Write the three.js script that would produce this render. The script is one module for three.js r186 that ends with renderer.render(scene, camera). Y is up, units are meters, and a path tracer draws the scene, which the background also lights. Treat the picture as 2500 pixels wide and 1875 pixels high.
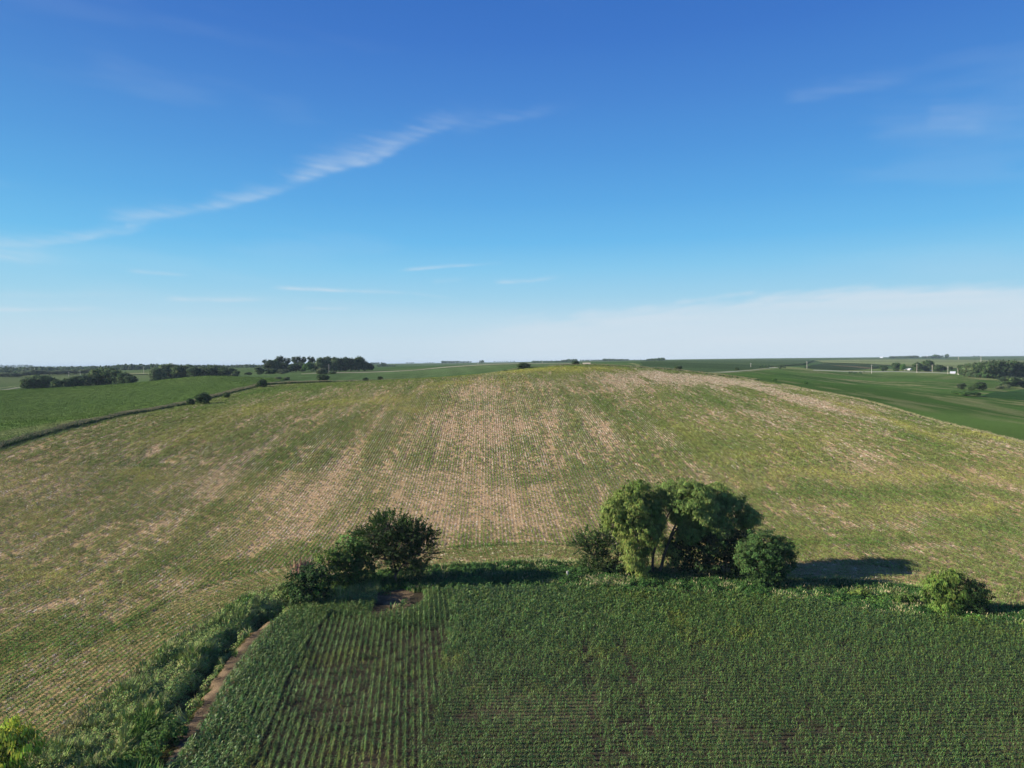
import * as THREE from 'three';
import { mergeGeometries } from 'three/addons/utils/BufferGeometryUtils.js';

// ---------------------------------------------------------------- camera, sky, sun, exposure
const R = THREE.MathUtils.degToRad;
const scene = new THREE.Scene();
const camera = new THREE.PerspectiveCamera(56.8, 4 / 3, 0.5, 60000);
camera.position.set(0, 36, 0);
camera.rotation.set(R(-1.73), 0, R(-0.46), 'YXZ');
camera.updateMatrixWorld(true);
camera.updateProjectionMatrix();
scene.add(camera);

const renderer = new THREE.WebGLRenderer({ antialias: true });
renderer.setSize(1024, 768);
renderer.toneMapping = THREE.LinearToneMapping;
renderer.toneMappingExposure = 1.9;
renderer.shadowMap.enabled = true;

const SUN_EL = R(22.7), SUN_AZ = R(4);
const sunDir = new THREE.Vector3(-Math.cos(SUN_EL) * Math.cos(SUN_AZ), Math.sin(SUN_EL), Math.cos(SUN_EL) * Math.sin(SUN_AZ));
const sun = new THREE.DirectionalLight(new THREE.Color().setRGB(1.0, 0.91, 0.77), 5.0);
sun.name = 'sun';
sun.position.copy(sunDir).multiplyScalar(1500).add(new THREE.Vector3(0, 0, -250));
sun.target.position.set(0, 0, -250);
sun.castShadow = true;
sun.shadow.mapSize.set(4096, 4096);
Object.assign(sun.shadow.camera, { left: -420, right: 420, top: 420, bottom: -420, near: 10, far: 4000 });
scene.add(sun, sun.target);
scene.fog = new THREE.FogExp2(new THREE.Color().setRGB(0.62, 0.78, 0.95), 0.00006);

// ---------------------------------------------------------------- random numbers and noise
function rng(seed) {
  let a = seed >>> 0;
  return () => { a = (a + 0x6d2b79f5) | 0; let t = Math.imul(a ^ (a >>> 15), 1 | a); t = (t + Math.imul(t ^ (t >>> 7), 61 | t)) ^ t; return ((t ^ (t >>> 14)) >>> 0) / 4294967296; };
}
function hash2(x, y) {
  let h = Math.imul(x, 374761393) + Math.imul(y, 668265263) | 0;
  h = Math.imul(h ^ (h >>> 13), 1274126177);
  return ((h ^ (h >>> 16)) >>> 0) / 4294967296;
}
function vnoise(x, y) {
  const ix = Math.floor(x), iy = Math.floor(y), fx = x - ix, fy = y - iy;
  const u = fx * fx * (3 - 2 * fx), v = fy * fy * (3 - 2 * fy);
  const a = hash2(ix, iy), b = hash2(ix + 1, iy), c = hash2(ix, iy + 1), d = hash2(ix + 1, iy + 1);
  return a + (b - a) * u + (c - a) * v + (a - b - c + d) * u * v;
}
function fbm(x, y, o = 4) { let s = 0, a = 0.5, n = 0; for (let i = 0; i < o; i++) { s += a * vnoise(x, y); n += a; a *= 0.5; x = x * 2.03 + 17.1; y = y * 2.03 + 9.7; } return s / n; }
const clamp = (x, a = 0, b = 1) => Math.min(b, Math.max(a, x));
const smooth = (a, b, x) => { const t = clamp((x - a) / (b - a)); return t * t * (3 - 2 * t); };
const lerp = (a, b, t) => a + (b - a) * t;
const mix3 = (a, b, t) => [lerp(a[0], b[0], t), lerp(a[1], b[1], t), lerp(a[2], b[2], t)];

// ---------------------------------------------------------------- from a place in the photograph (2500 x 1875) to a direction or a point
const camPos = camera.position.clone();
function rayOf(px, py) { return new THREE.Vector3((px / 2500) * 2 - 1, 1 - (py / 1875) * 2, 0.5).unproject(camera).sub(camPos).normalize(); }
function at(px, py, Z) { const d = rayOf(px, py); return d.multiplyScalar(Z / -d.z).add(camPos); }
function azel(px, py) { const d = rayOf(px, py); return [Math.atan2(d.x, -d.z) * 57.29578, Math.asin(d.y) * 57.29578]; }

// ---------------------------------------------------------------- sky: clear air, cirrus streaks and a pale bank low on the right
{
  const W = 4096, H = 2048, data = new Float32Array(W * H * 4), EXP = renderer.toneMappingExposure;
  const lin = (c) => { c /= 255; return c <= 0.04045 ? c / 12.92 : Math.pow((c + 0.055) / 1.055, 2.4); };
  // colour of the air by height above the horizon in degrees
  const stops = [[-90, 60, 66, 52], [-0.3, 150, 165, 165], [0, 200, 219, 232], [1.6, 199, 220, 234], [3.4, 185, 217, 235], [5.2, 160, 209, 235], [7.4, 135, 200, 237], [9.5, 110, 186, 236], [12.5, 94, 169, 229], [16, 83, 152, 220], [20, 74, 135, 210], [24, 64, 120, 201], [29, 55, 108, 190], [40, 52, 92, 178], [60, 44, 80, 160], [90, 38, 70, 146]]
    .map(([e, r, g, b]) => [e, lin(r), lin(g), lin(b)]);
  const air = (e) => { let i = 1; while (i < stops.length - 1 && stops[i][0] < e) i++; const a = stops[i - 1], b = stops[i], t = clamp((e - a[0]) / (b[0] - a[0])); return [lerp(a[1], b[1], t), lerp(a[2], b[2], t), lerp(a[3], b[3], t)]; };
  // streaks: [points, half width in degrees, strength, slant of its fibres]
  const P = (...l) => l.map(([x, y]) => azel(x, y));
  const streaks = [
    [P([230, 540], [300, 531], [370, 526], [430, 522], [500, 510], [560, 498], [640, 478], [700, 460], [760, 440]), 0.5, 0.5],
    [P([690, 448], [715, 439], [760, 428], [830, 412], [910, 390], [960, 368], [1010, 345]), 0.55, 0.6], [P([700, 425], [820, 395], [960, 350], [1060, 316], [1130, 292], [1180, 275]), 0.8, 0.34],
    [P([1100, 322], [1200, 300], [1270, 288], [1380, 266]), 0.6, 0.15], [P([300, 553], [345, 548], [375, 542]), 0.3, 0.35],
    [P([-200, 610], [0, 625], [170, 640]), 0.7, 0.6], [P([-150, 600], [60, 598], [200, 586], [260, 566], [310, 550]), 0.4, 0.5], [P([200, 585], [310, 568], [365, 556]), 0.4, 0.3],
    [P([650, 703], [800, 709], [1010, 716]), 0.17, 0.95], [P([1000, 716], [1110, 730]), 0.12, 0.25], [P([390, 730], [560, 734], [680, 731]), 0.22, 0.8], [P([730, 753], [860, 755]), 0.14, 0.75],
    [P([-100, 757], [120, 757], [270, 755]), 0.17, 0.9], [P([960, 663], [1080, 652], [1220, 644]), 0.15, 0.65], [P([1050, 690], [1140, 683]), 0.22, 0.2], [P([1200, 691], [1290, 688], [1370, 676]), 0.2, 0.65],
    [P([300, 662], [480, 674]), 0.15, 0.5], [P([1900, 250], [2060, 220], [2250, 185]), 0.6, 0.13], [P([2250, 300], [2340, 300], [2420, 320]), 0.9, 0.14], [P([2100, 330], [2350, 310], [2600, 280]), 1.6, 0.07],
    [P([-50, 720], [200, 722], [420, 715]), 0.3, 0.18], [P([-50, 790], [400, 782], [700, 786]), 0.35, 0.14],
  ];
  // beyond the frame the sky goes on in the same way: a few thin streaks on every side
  const rr = rng(11);
  for (let i = 0; i < 60; i++) {
    const a0 = 42 + rr() * 276, e0 = 4 + rr() * rr() * 40, l = 4 + rr() * 10, sl = (rr() - 0.35) * 3;
    streaks.push([[[a0 > 180 ? a0 - 360 : a0, e0], [(a0 > 180 ? a0 - 360 : a0) + l, e0 + sl]], 0.15 + e0 * 0.03, 0.1 + rr() * 0.35]);
  }
  const bank = P([900, 835], [1100, 806], [1300, 790], [1500, 752], [1700, 736], [1900, 712], [2150, 695], [2500, 690]);
  const bankTop = (az) => { if (az <= bank[0][0]) return bank[0][1] - (bank[0][0] - az) * 0.06; for (let i = 1; i < bank.length; i++) if (az < bank[i][0]) { const t = (az - bank[i - 1][0]) / (bank[i][0] - bank[i - 1][0]); return lerp(bank[i - 1][1], bank[i][1], t); } return bank[bank.length - 1][1] - (az - bank[bank.length - 1][0]) * 0.03; };
  const box = streaks.map(([p, w]) => [Math.min(...p.map((q) => q[0])) - w * 6, Math.max(...p.map((q) => q[0])) + w * 6, Math.min(...p.map((q) => q[1])) - w * 4, Math.max(...p.map((q) => q[1])) + w * 4]);
  const sunAz = Math.atan2(sunDir.x, -sunDir.z) * 57.29578;
  for (let row = 0; row < H; row++) {
    const up = ((row + 0.5) / H - 0.5) * 180, base = air(up);
    for (let col = 0; col < W; col++) {
      const o = (row * W + col) * 4, round = ((col + 0.5) / W - 0.5) * 2 * Math.PI;
      let az = Math.atan2(Math.cos(round), -Math.sin(round)) * 57.29578;
      let c = base, cloud = 0;
      if (up > -1) {
        // towards the sun the air is a little paler
        let da = Math.abs(az - sunAz); if (da > 180) da = 360 - da;
        const near = Math.exp(-(da * da) / 2600) * smooth(-2, 12, up);
        c = mix3(base, [base[0] * 1.15 + 0.025, base[1] * 1.15 + 0.03, base[2] * 1.0 + 0.012], near);
        for (let k = 0; k < streaks.length; k++) {
          const b = box[k];
          if (az < b[0] || az > b[1] || up < b[2] || up > b[3]) continue;
          const [p, w, s] = streaks[k];
          let best = 1e9, along = 0, side = 0, acc = 0, total = 0;
          for (let i = 1; i < p.length; i++) total += Math.hypot(p[i][0] - p[i - 1][0], p[i][1] - p[i - 1][1]);
          for (let i = 1; i < p.length; i++) {
            const dx = p[i][0] - p[i - 1][0], dy = p[i][1] - p[i - 1][1], L = Math.hypot(dx, dy);
            const t = ((az - p[i - 1][0]) * dx + (up - p[i - 1][1]) * dy) / (L * L), tc = clamp(t);
            const ex = az - p[i - 1][0] - dx * tc, ey = up - p[i - 1][1] - dy * tc, d = Math.hypot(ex * 0.55, ey);
            if (d < best) { best = d; along = (acc + tc * L) / total; side = ey; }
            acc += L;
          }
          // fibres lean off the streak; its lower edge is crisper than its upper one
          const fib = fbm(az * 0.42 + k * 7, (up + az * 0.14) * 4.6, 5), lump = fbm(az * 0.55 + 3.3, up * 0.9 + k, 3);
          const ww = 0.78 * w * (side > 0 ? 1.3 : 0.55) * (0.35 + 0.75 * lump + 0.5 * fib);
          const fall = Math.exp(-(best * best) / (ww * ww)), ends = smooth(0, 0.18, along) * (1 - smooth(0.7, 1.0, along) * 0.9);
          cloud = 1 - (1 - cloud) * (1 - s * 0.6 * fall * ends * (0.4 + 0.7 * smooth(0.25, 0.85, fib * 0.8 + lump * 0.22)));
        }
        let veil = smooth(0.56, 0.8, fbm(az * 0.06 + 3, up * 0.35 + az * 0.02, 5)) * 0.06 * smooth(0, 4, up) * (1 - smooth(14, 34, up));
        const top = bankTop(az) + (fbm(az * 0.22, up * 0.5 + 40, 4) - 0.5) * 1.1 + (fbm(az * 0.5, up * 3 - az * 0.3, 4) - 0.5) * 1.3;
        const inBank = (1 - smooth(-1.1, 0.45, up - top)) * smooth(-9, 3, az) * (0.5 + 0.55 * fbm(az * 0.1 + 9, up * 1.8, 5));
        cloud = 1 - (1 - cloud) * (1 - veil) * (1 - inBank * 0.82);
        c = mix3(c, [lin(212), lin(225), lin(236)], cloud);
      }
      data[o] = c[0] / EXP; data[o + 1] = c[1] / EXP; data[o + 2] = c[2] / EXP; data[o + 3] = 1;
    }
  }
  const sky = new THREE.DataTexture(data, W, H, THREE.RGBAFormat, THREE.FloatType);
  sky.mapping = THREE.EquirectangularReflectionMapping;
  sky.magFilter = sky.minFilter = THREE.LinearFilter;
  sky.needsUpdate = true;
  scene.background = sky;
  scene.environment = sky;
}

// ---------------------------------------------------------------- the lie of the land: a thin-plate surface through surveyed points
const survey = [];                                   // [x, Z, height]
const S = (px, py, Z) => { const p = at(px, py, Z); survey.push([p.x, Z, p.y]); };
const SW = (x, Z, y) => survey.push([x, Z, y]);
for (const [x, Z, y] of [[-50, 50, 0], [0, 50, 0], [50, 50, 0], [-75, 82, 0.1], [0, 82, 0], [75, 82, 0], [-100, 128, 0.5], [-40, 126, 0.2], [0, 126, 0], [50, 126, 0], [110, 128, 0.4],
  [-5, 162, 2.5], [70, 165, 2.6], [-70, 165, 2.8], [-5, 200, 7.6], [-5, 235, 12.4], [-5, 270, 17.2], [-5, 305, 21.8], [-5, 340, 25.9], [-3, 380, 29.4], [0, 415, 31], [30, 415, 32.6]]) SW(x, Z, y);
for (const p of [[0, 1093, 210], [300, 1018, 270], [498, 980, 340], [640, 942, 420], [2500, 1080, 215], [2300, 1032, 255], [2100, 978, 310], [1900, 938, 400],
  [800, 935, 450], [940, 930, 450], [1080, 927, 450], [1160, 920, 450], [1250, 905, 450], [1330, 897, 450], [1400, 893, 450], [1560, 899, 450], [1650, 906, 450], [1850, 930, 420],
  // left beans, the crest behind them and the hollow beyond
  [150, 1020, 300], [0, 957, 420], [159, 952, 430], [318, 941, 450], [401, 930, 465], [502, 918, 480], [620, 921, 520], [765, 917, 560],
  [30, 935, 720], [100, 905, 1300], [350, 907, 1000], [540, 905, 900], [700, 906, 800], [920, 907, 700],
  // beyond the stubble
  [1080, 915, 540], [1080, 896, 750], [1240, 888, 760], [1240, 898, 540], [1400, 890, 740], [1560, 890, 700], [1700, 895, 700], [1700, 880, 1500],
  [1850, 915, 540], [1880, 898, 800], [2000, 901, 850], [2128, 908, 850], [2240, 909, 850], [2350, 913, 800], [2100, 940, 560], [2300, 950, 500], [2450, 960, 480], [2400, 1000, 330], [2450, 928, 700],
  [2250, 886, 1500], [2400, 873, 3000], [2100, 880, 2000], [1000, 892, 1700], [1300, 885.5, 1800],
  [0, 897, 8000], [300, 895, 8000], [620, 892.5, 8000], [1000, 887, 8000], [1400, 882.5, 8000], [1700, 877.5, 8000], [2100, 873, 8000], [2500, 868.5, 8000]]) S(...p);
for (const [px, Z, dy] of [[60, 540, -1.2], [300, 560, -1.3], [500, 580, -2.0], [1400, 570, -1.6], [1560, 560, -1.5]]) {   // hollows hidden behind a crest
  const c = { 60: [957, 430], 300: [943, 450], 500: [918, 480], 1400: [893, 450], 1560: [899, 450] }[px];
  const p = at(px, c[0], Z); SW(p.x, Z, p.y + dy);
}
for (const u of [-0.75, -0.3, 0.1, 0.5, 0.75]) { const q = survey.filter((s) => s[1] === 8000).reduce((a, b) => (Math.abs(a[0] / a[1] - u) < Math.abs(b[0] / b[1] - u) ? a : b)); SW(u * 15000, 15000, q[2] - 12); }

for (const [x, Z, y] of [[-80, 300, 19.6], [80, 300, 19.8], [-75, 235, 12.8], [78, 235, 12.6], [-75, 380, 26.2], [85, 380, 26.6], [-90, 190, 7.2], [95, 190, 7.2]]) SW(x, Z, y);
// a thin-plate spline through points [a, b, value]
const kern = (r2) => (r2 < 1e-12 ? 0 : 0.5 * r2 * Math.log(r2));
function spline(nodes, slack) {
  const n = nodes.length, m = n + 3, A = Array.from({ length: m }, () => new Float64Array(m + 1));
  for (let i = 0; i < n; i++) {
    for (let j = 0; j < n; j++) A[i][j] = kern((nodes[i][0] - nodes[j][0]) ** 2 + (nodes[i][1] - nodes[j][1]) ** 2) + (i === j ? slack : 0);
    A[i][n] = A[n][i] = 1; A[i][n + 1] = A[n + 1][i] = nodes[i][0]; A[i][n + 2] = A[n + 2][i] = nodes[i][1]; A[i][m] = nodes[i][2];
  }
  for (let k = 0; k < m; k++) {
    let p = k; for (let i = k + 1; i < m; i++) if (Math.abs(A[i][k]) > Math.abs(A[p][k])) p = i;
    [A[k], A[p]] = [A[p], A[k]];
    for (let i = k + 1; i < m; i++) { const f = A[i][k] / A[k][k]; if (f) for (let j = k; j <= m; j++) A[i][j] -= f * A[k][j]; }
  }
  const w = new Float64Array(m);
  for (let i = m - 1; i >= 0; i--) { let s = A[i][m]; for (let j = i + 1; j < m; j++) s -= A[i][j] * w[j]; w[i] = s / A[i][i]; }
  return (u, v) => { let s = w[n] + w[n + 1] * u + w[n + 2] * v; for (let i = 0; i < n; i++) { const a = u - nodes[i][0], b = v - nodes[i][1]; s += w[i] * kern(a * a + b * b); } return s; };
}
// near land on plain metres; far land on bearing and the logarithm of distance
const KU = 3.2;
const nearPlate = spline(survey.filter((p) => p[1] <= 660).map(([x, Z, y]) => [x / 100, Z / 100, y]), 0.004);
const farPlate = spline(survey.filter((p) => p[1] >= 300).map(([x, Z, y]) => [KU * x / Z, Math.log(Z), y]), 2e-4);
function plate(x, Z) {
  const Zc = clamp(Z, 44, 15000), t = smooth(440, 600, Zc);
  const near = t < 1 ? nearPlate(clamp(x, -480, 480) / 100, Zc / 100) : 0, far = t > 0 ? farPlate(KU * clamp(x / Zc, -0.95, 0.95), Math.log(Zc)) : 0;
  return lerp(near, far, t);
}
// near the camera the surface is kept on a grid, to be looked up quickly
const GX0 = -480, GZ0 = 30, GW = 481, GH = 291, GC = 2, cache = new Float32Array(GW * GH);
for (let j = 0; j < GH; j++) for (let i = 0; i < GW; i++) cache[j * GW + i] = plate(GX0 + i * GC, GZ0 + j * GC);
function smoothGround(x, Z) {
  const fx = (x - GX0) / GC, fz = (Z - GZ0) / GC;
  if (fx < 0 || fz < 0 || fx >= GW - 1 || fz >= GH - 1) return plate(x, Z);
  const i = Math.floor(fx), j = Math.floor(fz), a = fx - i, b = fz - j, k = j * GW + i;
  return lerp(lerp(cache[k], cache[k + 1], a), lerp(cache[k + GW], cache[k + GW + 1], a), b);
}
// first meeting of a line of sight with the ground: [x, Z]
function G(px, py) {
  const d = rayOf(px, py); let Z0 = 45;
  for (let Z = 45; Z < 15000; Z *= 1.006) {
    const t = Z / -d.z;
    if (camPos.y + d.y * t < smoothGround(d.x * t, Z)) {
      let a = Z0, b = Z;
      for (let i = 0; i < 24; i++) { const m = (a + b) / 2, tm = m / -d.z; if (camPos.y + d.y * tm < smoothGround(d.x * tm, m)) b = m; else a = m; }
      return [d.x * b / -d.z, b];
    }
    Z0 = Z;
  }
  return [d.x * 9000 / -d.z, 9000];
}
const GP = (...l) => l.map(([x, y]) => G(x, y));
function segDist(x, Z, poly, closed) {
  let best = 1e18;
  for (let i = closed ? 0 : 1, j; i < poly.length; i++) {
    j = (i + poly.length - 1) % poly.length;
    const ax = poly[j][0], az = poly[j][1], dx = poly[i][0] - ax, dz = poly[i][1] - az, L = dx * dx + dz * dz;
    const t = L ? clamp(((x - ax) * dx + (Z - az) * dz) / L) : 0, ex = x - ax - dx * t, ez = Z - az - dz * t, d = ex * ex + ez * ez;
    if (d < best) best = d;
  }
  return Math.sqrt(best);
}
function inside(x, Z, poly) {
  let c = false;
  for (let i = 0, j = poly.length - 1; i < poly.length; j = i++) if ((poly[i][1] > Z) !== (poly[j][1] > Z) && x < ((poly[j][0] - poly[i][0]) * (Z - poly[i][1])) / (poly[j][1] - poly[i][1]) + poly[i][0]) c = !c;
  return c;
}
const sd = (poly) => (x, Z) => (inside(x, Z, poly) ? 1 : -1) * segDist(x, Z, poly, true);

// the ditch that cuts along the corn
const ditchLine = GP([180, 1960], [303, 1868], [392, 1785], [470, 1690], [524, 1610], [563, 1558], [632, 1514], [712, 1474]);
const dBox = [Math.min(...ditchLine.map((p) => p[0])) - 6, Math.max(...ditchLine.map((p) => p[0])) + 6, Math.min(...ditchLine.map((p) => p[1])) - 6, Math.max(...ditchLine.map((p) => p[1])) + 6];
function ground(x, Z) {
  let y = smoothGround(x, Z);
  if (x > dBox[0] && x < dBox[1] && Z > dBox[2] && Z < dBox[3]) {
    const d = segDist(x, Z, ditchLine, false) + (vnoise(x * 0.5, Z * 0.5) - 0.5) * 0.9;
    y -= 2.0 * (1 - smooth(0.4, 1.8, d));
  }
  return y;
}
function normalAt(x, Z, e = 1) { const n = new THREE.Vector3(ground(x - e, Z) - ground(x + e, Z), 2 * e, ground(x, Z + e) - ground(x, Z - e)); return n.normalize(); }

// ---------------------------------------------------------------- builders
const used = {};
function numbered(name) { const n = used[name] = (used[name] ?? -1) + 1; return n ? name + '_' + String(n).padStart(3, '0') : name; }
function put(o, name, parent) { o.name = parent ? name : numbered(name); o.castShadow = o.receiveShadow = true; (parent ?? scene).add(o); return o; }
function tag(o, label, category, group, kind) { o.userData.label = label; if (category) o.userData.category = category; if (group) o.userData.group = group; if (kind) o.userData.kind = kind; return o; }
const std = (r, g, b, rough = 0.9, more = {}) => new THREE.MeshStandardMaterial({ color: new THREE.Color().setRGB(r, g, b), roughness: rough, ...more });

// textures: grain of soil, litter and canopy, in metres
function grainTexture(size, f, srgbOut = true) {
  const d = new Uint8Array(size * size * 4);
  for (let y = 0; y < size; y++) for (let x = 0; x < size; x++) { const c = f(x, y); for (let k = 0; k < 3; k++) d[(y * size + x) * 4 + k] = clamp(Math.round(c[k]), 0, 255); d[(y * size + x) * 4 + 3] = 255; }
  const t = new THREE.DataTexture(d, size, size); if (srgbOut) t.colorSpace = THREE.SRGBColorSpace;
  t.wrapS = t.wrapT = THREE.RepeatWrapping; t.magFilter = THREE.LinearFilter; t.minFilter = THREE.LinearMipmapLinearFilter; t.generateMipmaps = true; t.needsUpdate = true; return t;
}
// litter: short pale and dark strokes scattered over soil; wraps at the edges
function litterTexture(seed, size, base, strokes) {
  const r = rng(seed), buf = new Float32Array(size * size * 3);
  for (let i = 0; i < size * size; i++) { const v = 0.8 + 0.4 * r(); for (let k = 0; k < 3; k++) buf[i * 3 + k] = base[k] * v; }
  for (const [n, len, cols, lean] of strokes) for (let s = 0; s < n; s++) {
    let x = r() * size, y = r() * size; const a = lean + (r() - 0.5) * 2.4, c = cols[Math.floor(r() * cols.length)], L = len * (0.4 + r()), v = 0.75 + 0.5 * r();
    for (let t = 0; t < L; t++) { x += Math.cos(a); y += Math.sin(a); const o = (((Math.floor(y) % size) + size) % size * size + ((Math.floor(x) % size) + size) % size) * 3; for (let k = 0; k < 3; k++) buf[o + k] = c[k] * v; }
  }
  return grainTexture(size, (x, y) => [buf[(y * size + x) * 3], buf[(y * size + x) * 3 + 1], buf[(y * size + x) * 3 + 2]]);
}
// a sheet of land: POLY in [x, Z], cut out of a grid of CELL metres, COLOR(x, Z) gives its vertex colours
function sheet(name, poly, cell, lift, material, color, uvSize, ragged = 0) {
  const f = sd(poly), inn = (x, Z) => f(x, Z) + (ragged && (fbm(x * 0.9, Z * 0.9, 3) - 0.55) * ragged);
  const xs = poly.map((p) => p[0]), zs = poly.map((p) => p[1]), x0 = Math.min(...xs) - cell, z0 = Math.min(...zs) - cell;
  const nx = Math.ceil((Math.max(...xs) - x0) / cell) + 1, nz = Math.ceil((Math.max(...zs) - z0) / cell) + 1;
  const val = new Float32Array((nx + 1) * (nz + 1)), id = new Int32Array((nx + 1) * (nz + 1)).fill(-1);
  const pos = [], nor = [], uv = [], col = [], idx = [];
  for (let j = 0; j <= nz; j++) for (let i = 0; i <= nx; i++) val[j * (nx + 1) + i] = inn(x0 + i * cell, z0 + j * cell);
  const vert = (x, Z) => { const n = normalAt(x, Z, Math.max(1, cell * 0.5)); pos.push(x, ground(x, Z) + lift, -Z); nor.push(n.x, n.y, n.z); uv.push(x / uvSize, Z / uvSize); if (color) col.push(...color(x, Z)); return pos.length / 3 - 1; };
  const corner = (i, j) => { const k = j * (nx + 1) + i; if (id[k] < 0) id[k] = vert(x0 + i * cell, z0 + j * cell); return id[k]; };
  for (let j = 0; j < nz; j++) for (let i = 0; i < nx; i++) for (const tri of [[[i, j], [i + 1, j], [i + 1, j + 1]], [[i, j], [i + 1, j + 1], [i, j + 1]]]) {
    const v = tri.map(([a, b]) => val[b * (nx + 1) + a]);
    if (v.every((q) => q >= 0)) { const [a, b, c] = tri.map((t) => corner(...t)); idx.push(a, b, c); continue; }
    if (v.every((q) => q < 0)) continue;
    const ring = [];
    for (let k = 0; k < 3; k++) {
      const n = (k + 1) % 3;
      if (v[k] >= 0) ring.push(corner(...tri[k]));
      if ((v[k] >= 0) !== (v[n] >= 0)) { const t = v[k] / (v[k] - v[n]); ring.push(vert(x0 + cell * lerp(tri[k][0], tri[n][0], t), z0 + cell * lerp(tri[k][1], tri[n][1], t))); }
    }
    for (let k = 2; k < ring.length; k++) idx.push(ring[0], ring[k - 1], ring[k]);
  }
  const g = new THREE.BufferGeometry();
  g.setAttribute('position', new THREE.Float32BufferAttribute(pos, 3)); g.setAttribute('normal', new THREE.Float32BufferAttribute(nor, 3)); g.setAttribute('uv', new THREE.Float32BufferAttribute(uv, 2));
  if (color) g.setAttribute('color', new THREE.Float32BufferAttribute(col, 3));
  g.setIndex(idx);
  const m = put(new THREE.Mesh(g, material), name);
  m.userData.kind = 'structure';
  return m;
}

// collects triangles with a colour each
class Bag {
  constructor() { this.p = []; this.c = []; this.n = []; }
  tri(a, b, c, col) {
    this.p.push(a.x, a.y, a.z, b.x, b.y, b.z, c.x, c.y, c.z);
    const ux = b.x - a.x, uy = b.y - a.y, uz = b.z - a.z, vx = c.x - a.x, vy = c.y - a.y, vz = c.z - a.z;
    let nx = uy * vz - uz * vy, ny = uz * vx - ux * vz, nz = ux * vy - uy * vx; const l = Math.hypot(nx, ny, nz) || 1; nx /= l; ny /= l; nz /= l;
    for (let i = 0; i < 3; i++) { this.n.push(nx, ny, nz); this.c.push(col[0], col[1], col[2]); }
  }
  quad(a, b, c, d, col) { this.tri(a, b, c, col); this.tri(a, c, d, col); }
  // a leaf or a tuft of leaves: a kite along L, W wide, facing N
  leaf(at_, along, n, len, wid, col) {
    const s = new THREE.Vector3().crossVectors(along, n).normalize().multiplyScalar(wid / 2), t = along.clone().multiplyScalar(len), m = at_.clone().addScaledVector(along, len * 0.45);
    this.quad(at_, m.clone().add(s), at_.clone().add(t), m.clone().sub(s), col);
  }
  tube(pts, radii, sides, col) {
    let prev = null;
    for (let i = 0; i < pts.length; i++) {
      const dir = pts[Math.min(i + 1, pts.length - 1)].clone().sub(pts[Math.max(i - 1, 0)]).normalize();
      const a = Math.abs(dir.y) < 0.9 ? new THREE.Vector3(0, 1, 0) : new THREE.Vector3(1, 0, 0), u = new THREE.Vector3().crossVectors(dir, a).normalize(), v = new THREE.Vector3().crossVectors(dir, u);
      const ring = []; for (let k = 0; k < sides; k++) { const t = (k / sides) * 2 * Math.PI; ring.push(pts[i].clone().addScaledVector(u, Math.cos(t) * radii[i]).addScaledVector(v, Math.sin(t) * radii[i])); }
      if (prev) for (let k = 0; k < sides; k++) { const n = (k + 1) % sides; this.quad(prev[k], ring[k], ring[n], prev[n], col); }
      prev = ring;
    }
  }
  geometry() {
    const g = new THREE.BufferGeometry();
    g.setAttribute('position', new THREE.Float32BufferAttribute(this.p, 3)); g.setAttribute('normal', new THREE.Float32BufferAttribute(this.n, 3)); g.setAttribute('color', new THREE.Float32BufferAttribute(this.c, 3));
    return g;
  }
}
const leafMat = new THREE.MeshPhysicalMaterial({ vertexColors: true, roughness: 0.9, transmission: 0.35, thickness: 0, specularIntensity: 0.25 }); leafMat.name = 'foliage';
const barkMat = new THREE.MeshLambertMaterial({ vertexColors: true }); barkMat.name = 'bark';
const bladeMat = new THREE.MeshPhysicalMaterial({ vertexColors: true, roughness: 0.8, specularIntensity: 0.3 }); bladeMat.name = 'blades';
const tintMat = new THREE.MeshLambertMaterial({}); tintMat.name = 'tinted_plants';
const cornMat = new THREE.MeshPhysicalMaterial({ roughness: 0.5, vertexColors: true, specularIntensity: 0.45 }); cornMat.name = 'corn_leaves';
const V = (x, y, z) => new THREE.Vector3(x, y, z);

// many small alike plants nobody could count, as one object: list of [x, Z, turn, scale, colour, lift, heightScale]
const upV = V(0, 1, 0), G_x940 = G(960, 1430)[0];
function strew(name, geometry, material, list, label) {
  const m = new THREE.InstancedMesh(geometry, material, list.length), M = new THREE.Matrix4(), q = new THREE.Quaternion(), t = new THREE.Quaternion(), c = new THREE.Color();
  list.forEach(([x, Z, turn, s, col, lift = 0, hs = 1], i) => {
    q.setFromUnitVectors(upV, normalAt(x, Z, 1)).multiply(t.setFromAxisAngle(upV, turn));
    M.compose(V(x, ground(x, Z) + lift, -Z), q, V(s, s * hs, s));
    m.setMatrixAt(i, M);
    if (col) m.setColorAt(i, c.setRGB(...col));
  });
  put(m, name); tag(m, label, null, null, 'stuff');
  return m;
}

// ---------------------------------------------------------------- the land
const soilTex = litterTexture(3, 1024, [104, 93, 78], [[9000, 16, [[150, 132, 104], [172, 154, 124], [80, 68, 56]], 1.57], [5000, 26, [[190, 172, 140], [128, 110, 90]], 1.57], [6000, 9, [[60, 54, 44], [96, 96, 58]], 0]]);
const canopyTex = grainTexture(512, (x, y) => { const w = (a) => fbm((x % 512) * a, (y % 512) * a, 2); const v = 150 + 105 * (0.5 * hash2(x, y) + 0.5 * hash2(x >> 1, y >> 1)) - 60 * (hash2(x >> 2, y >> 2) < 0.3 ? 1 : 0); return [v, v, v * 0.95]; });
const stubbleMat = new THREE.MeshLambertMaterial({ map: soilTex, vertexColors: true });
const soilMat = new THREE.MeshLambertMaterial({ map: soilTex, vertexColors: true });
const canopyMat = new THREE.MeshLambertMaterial({ map: canopyTex, vertexColors: true });

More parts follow.
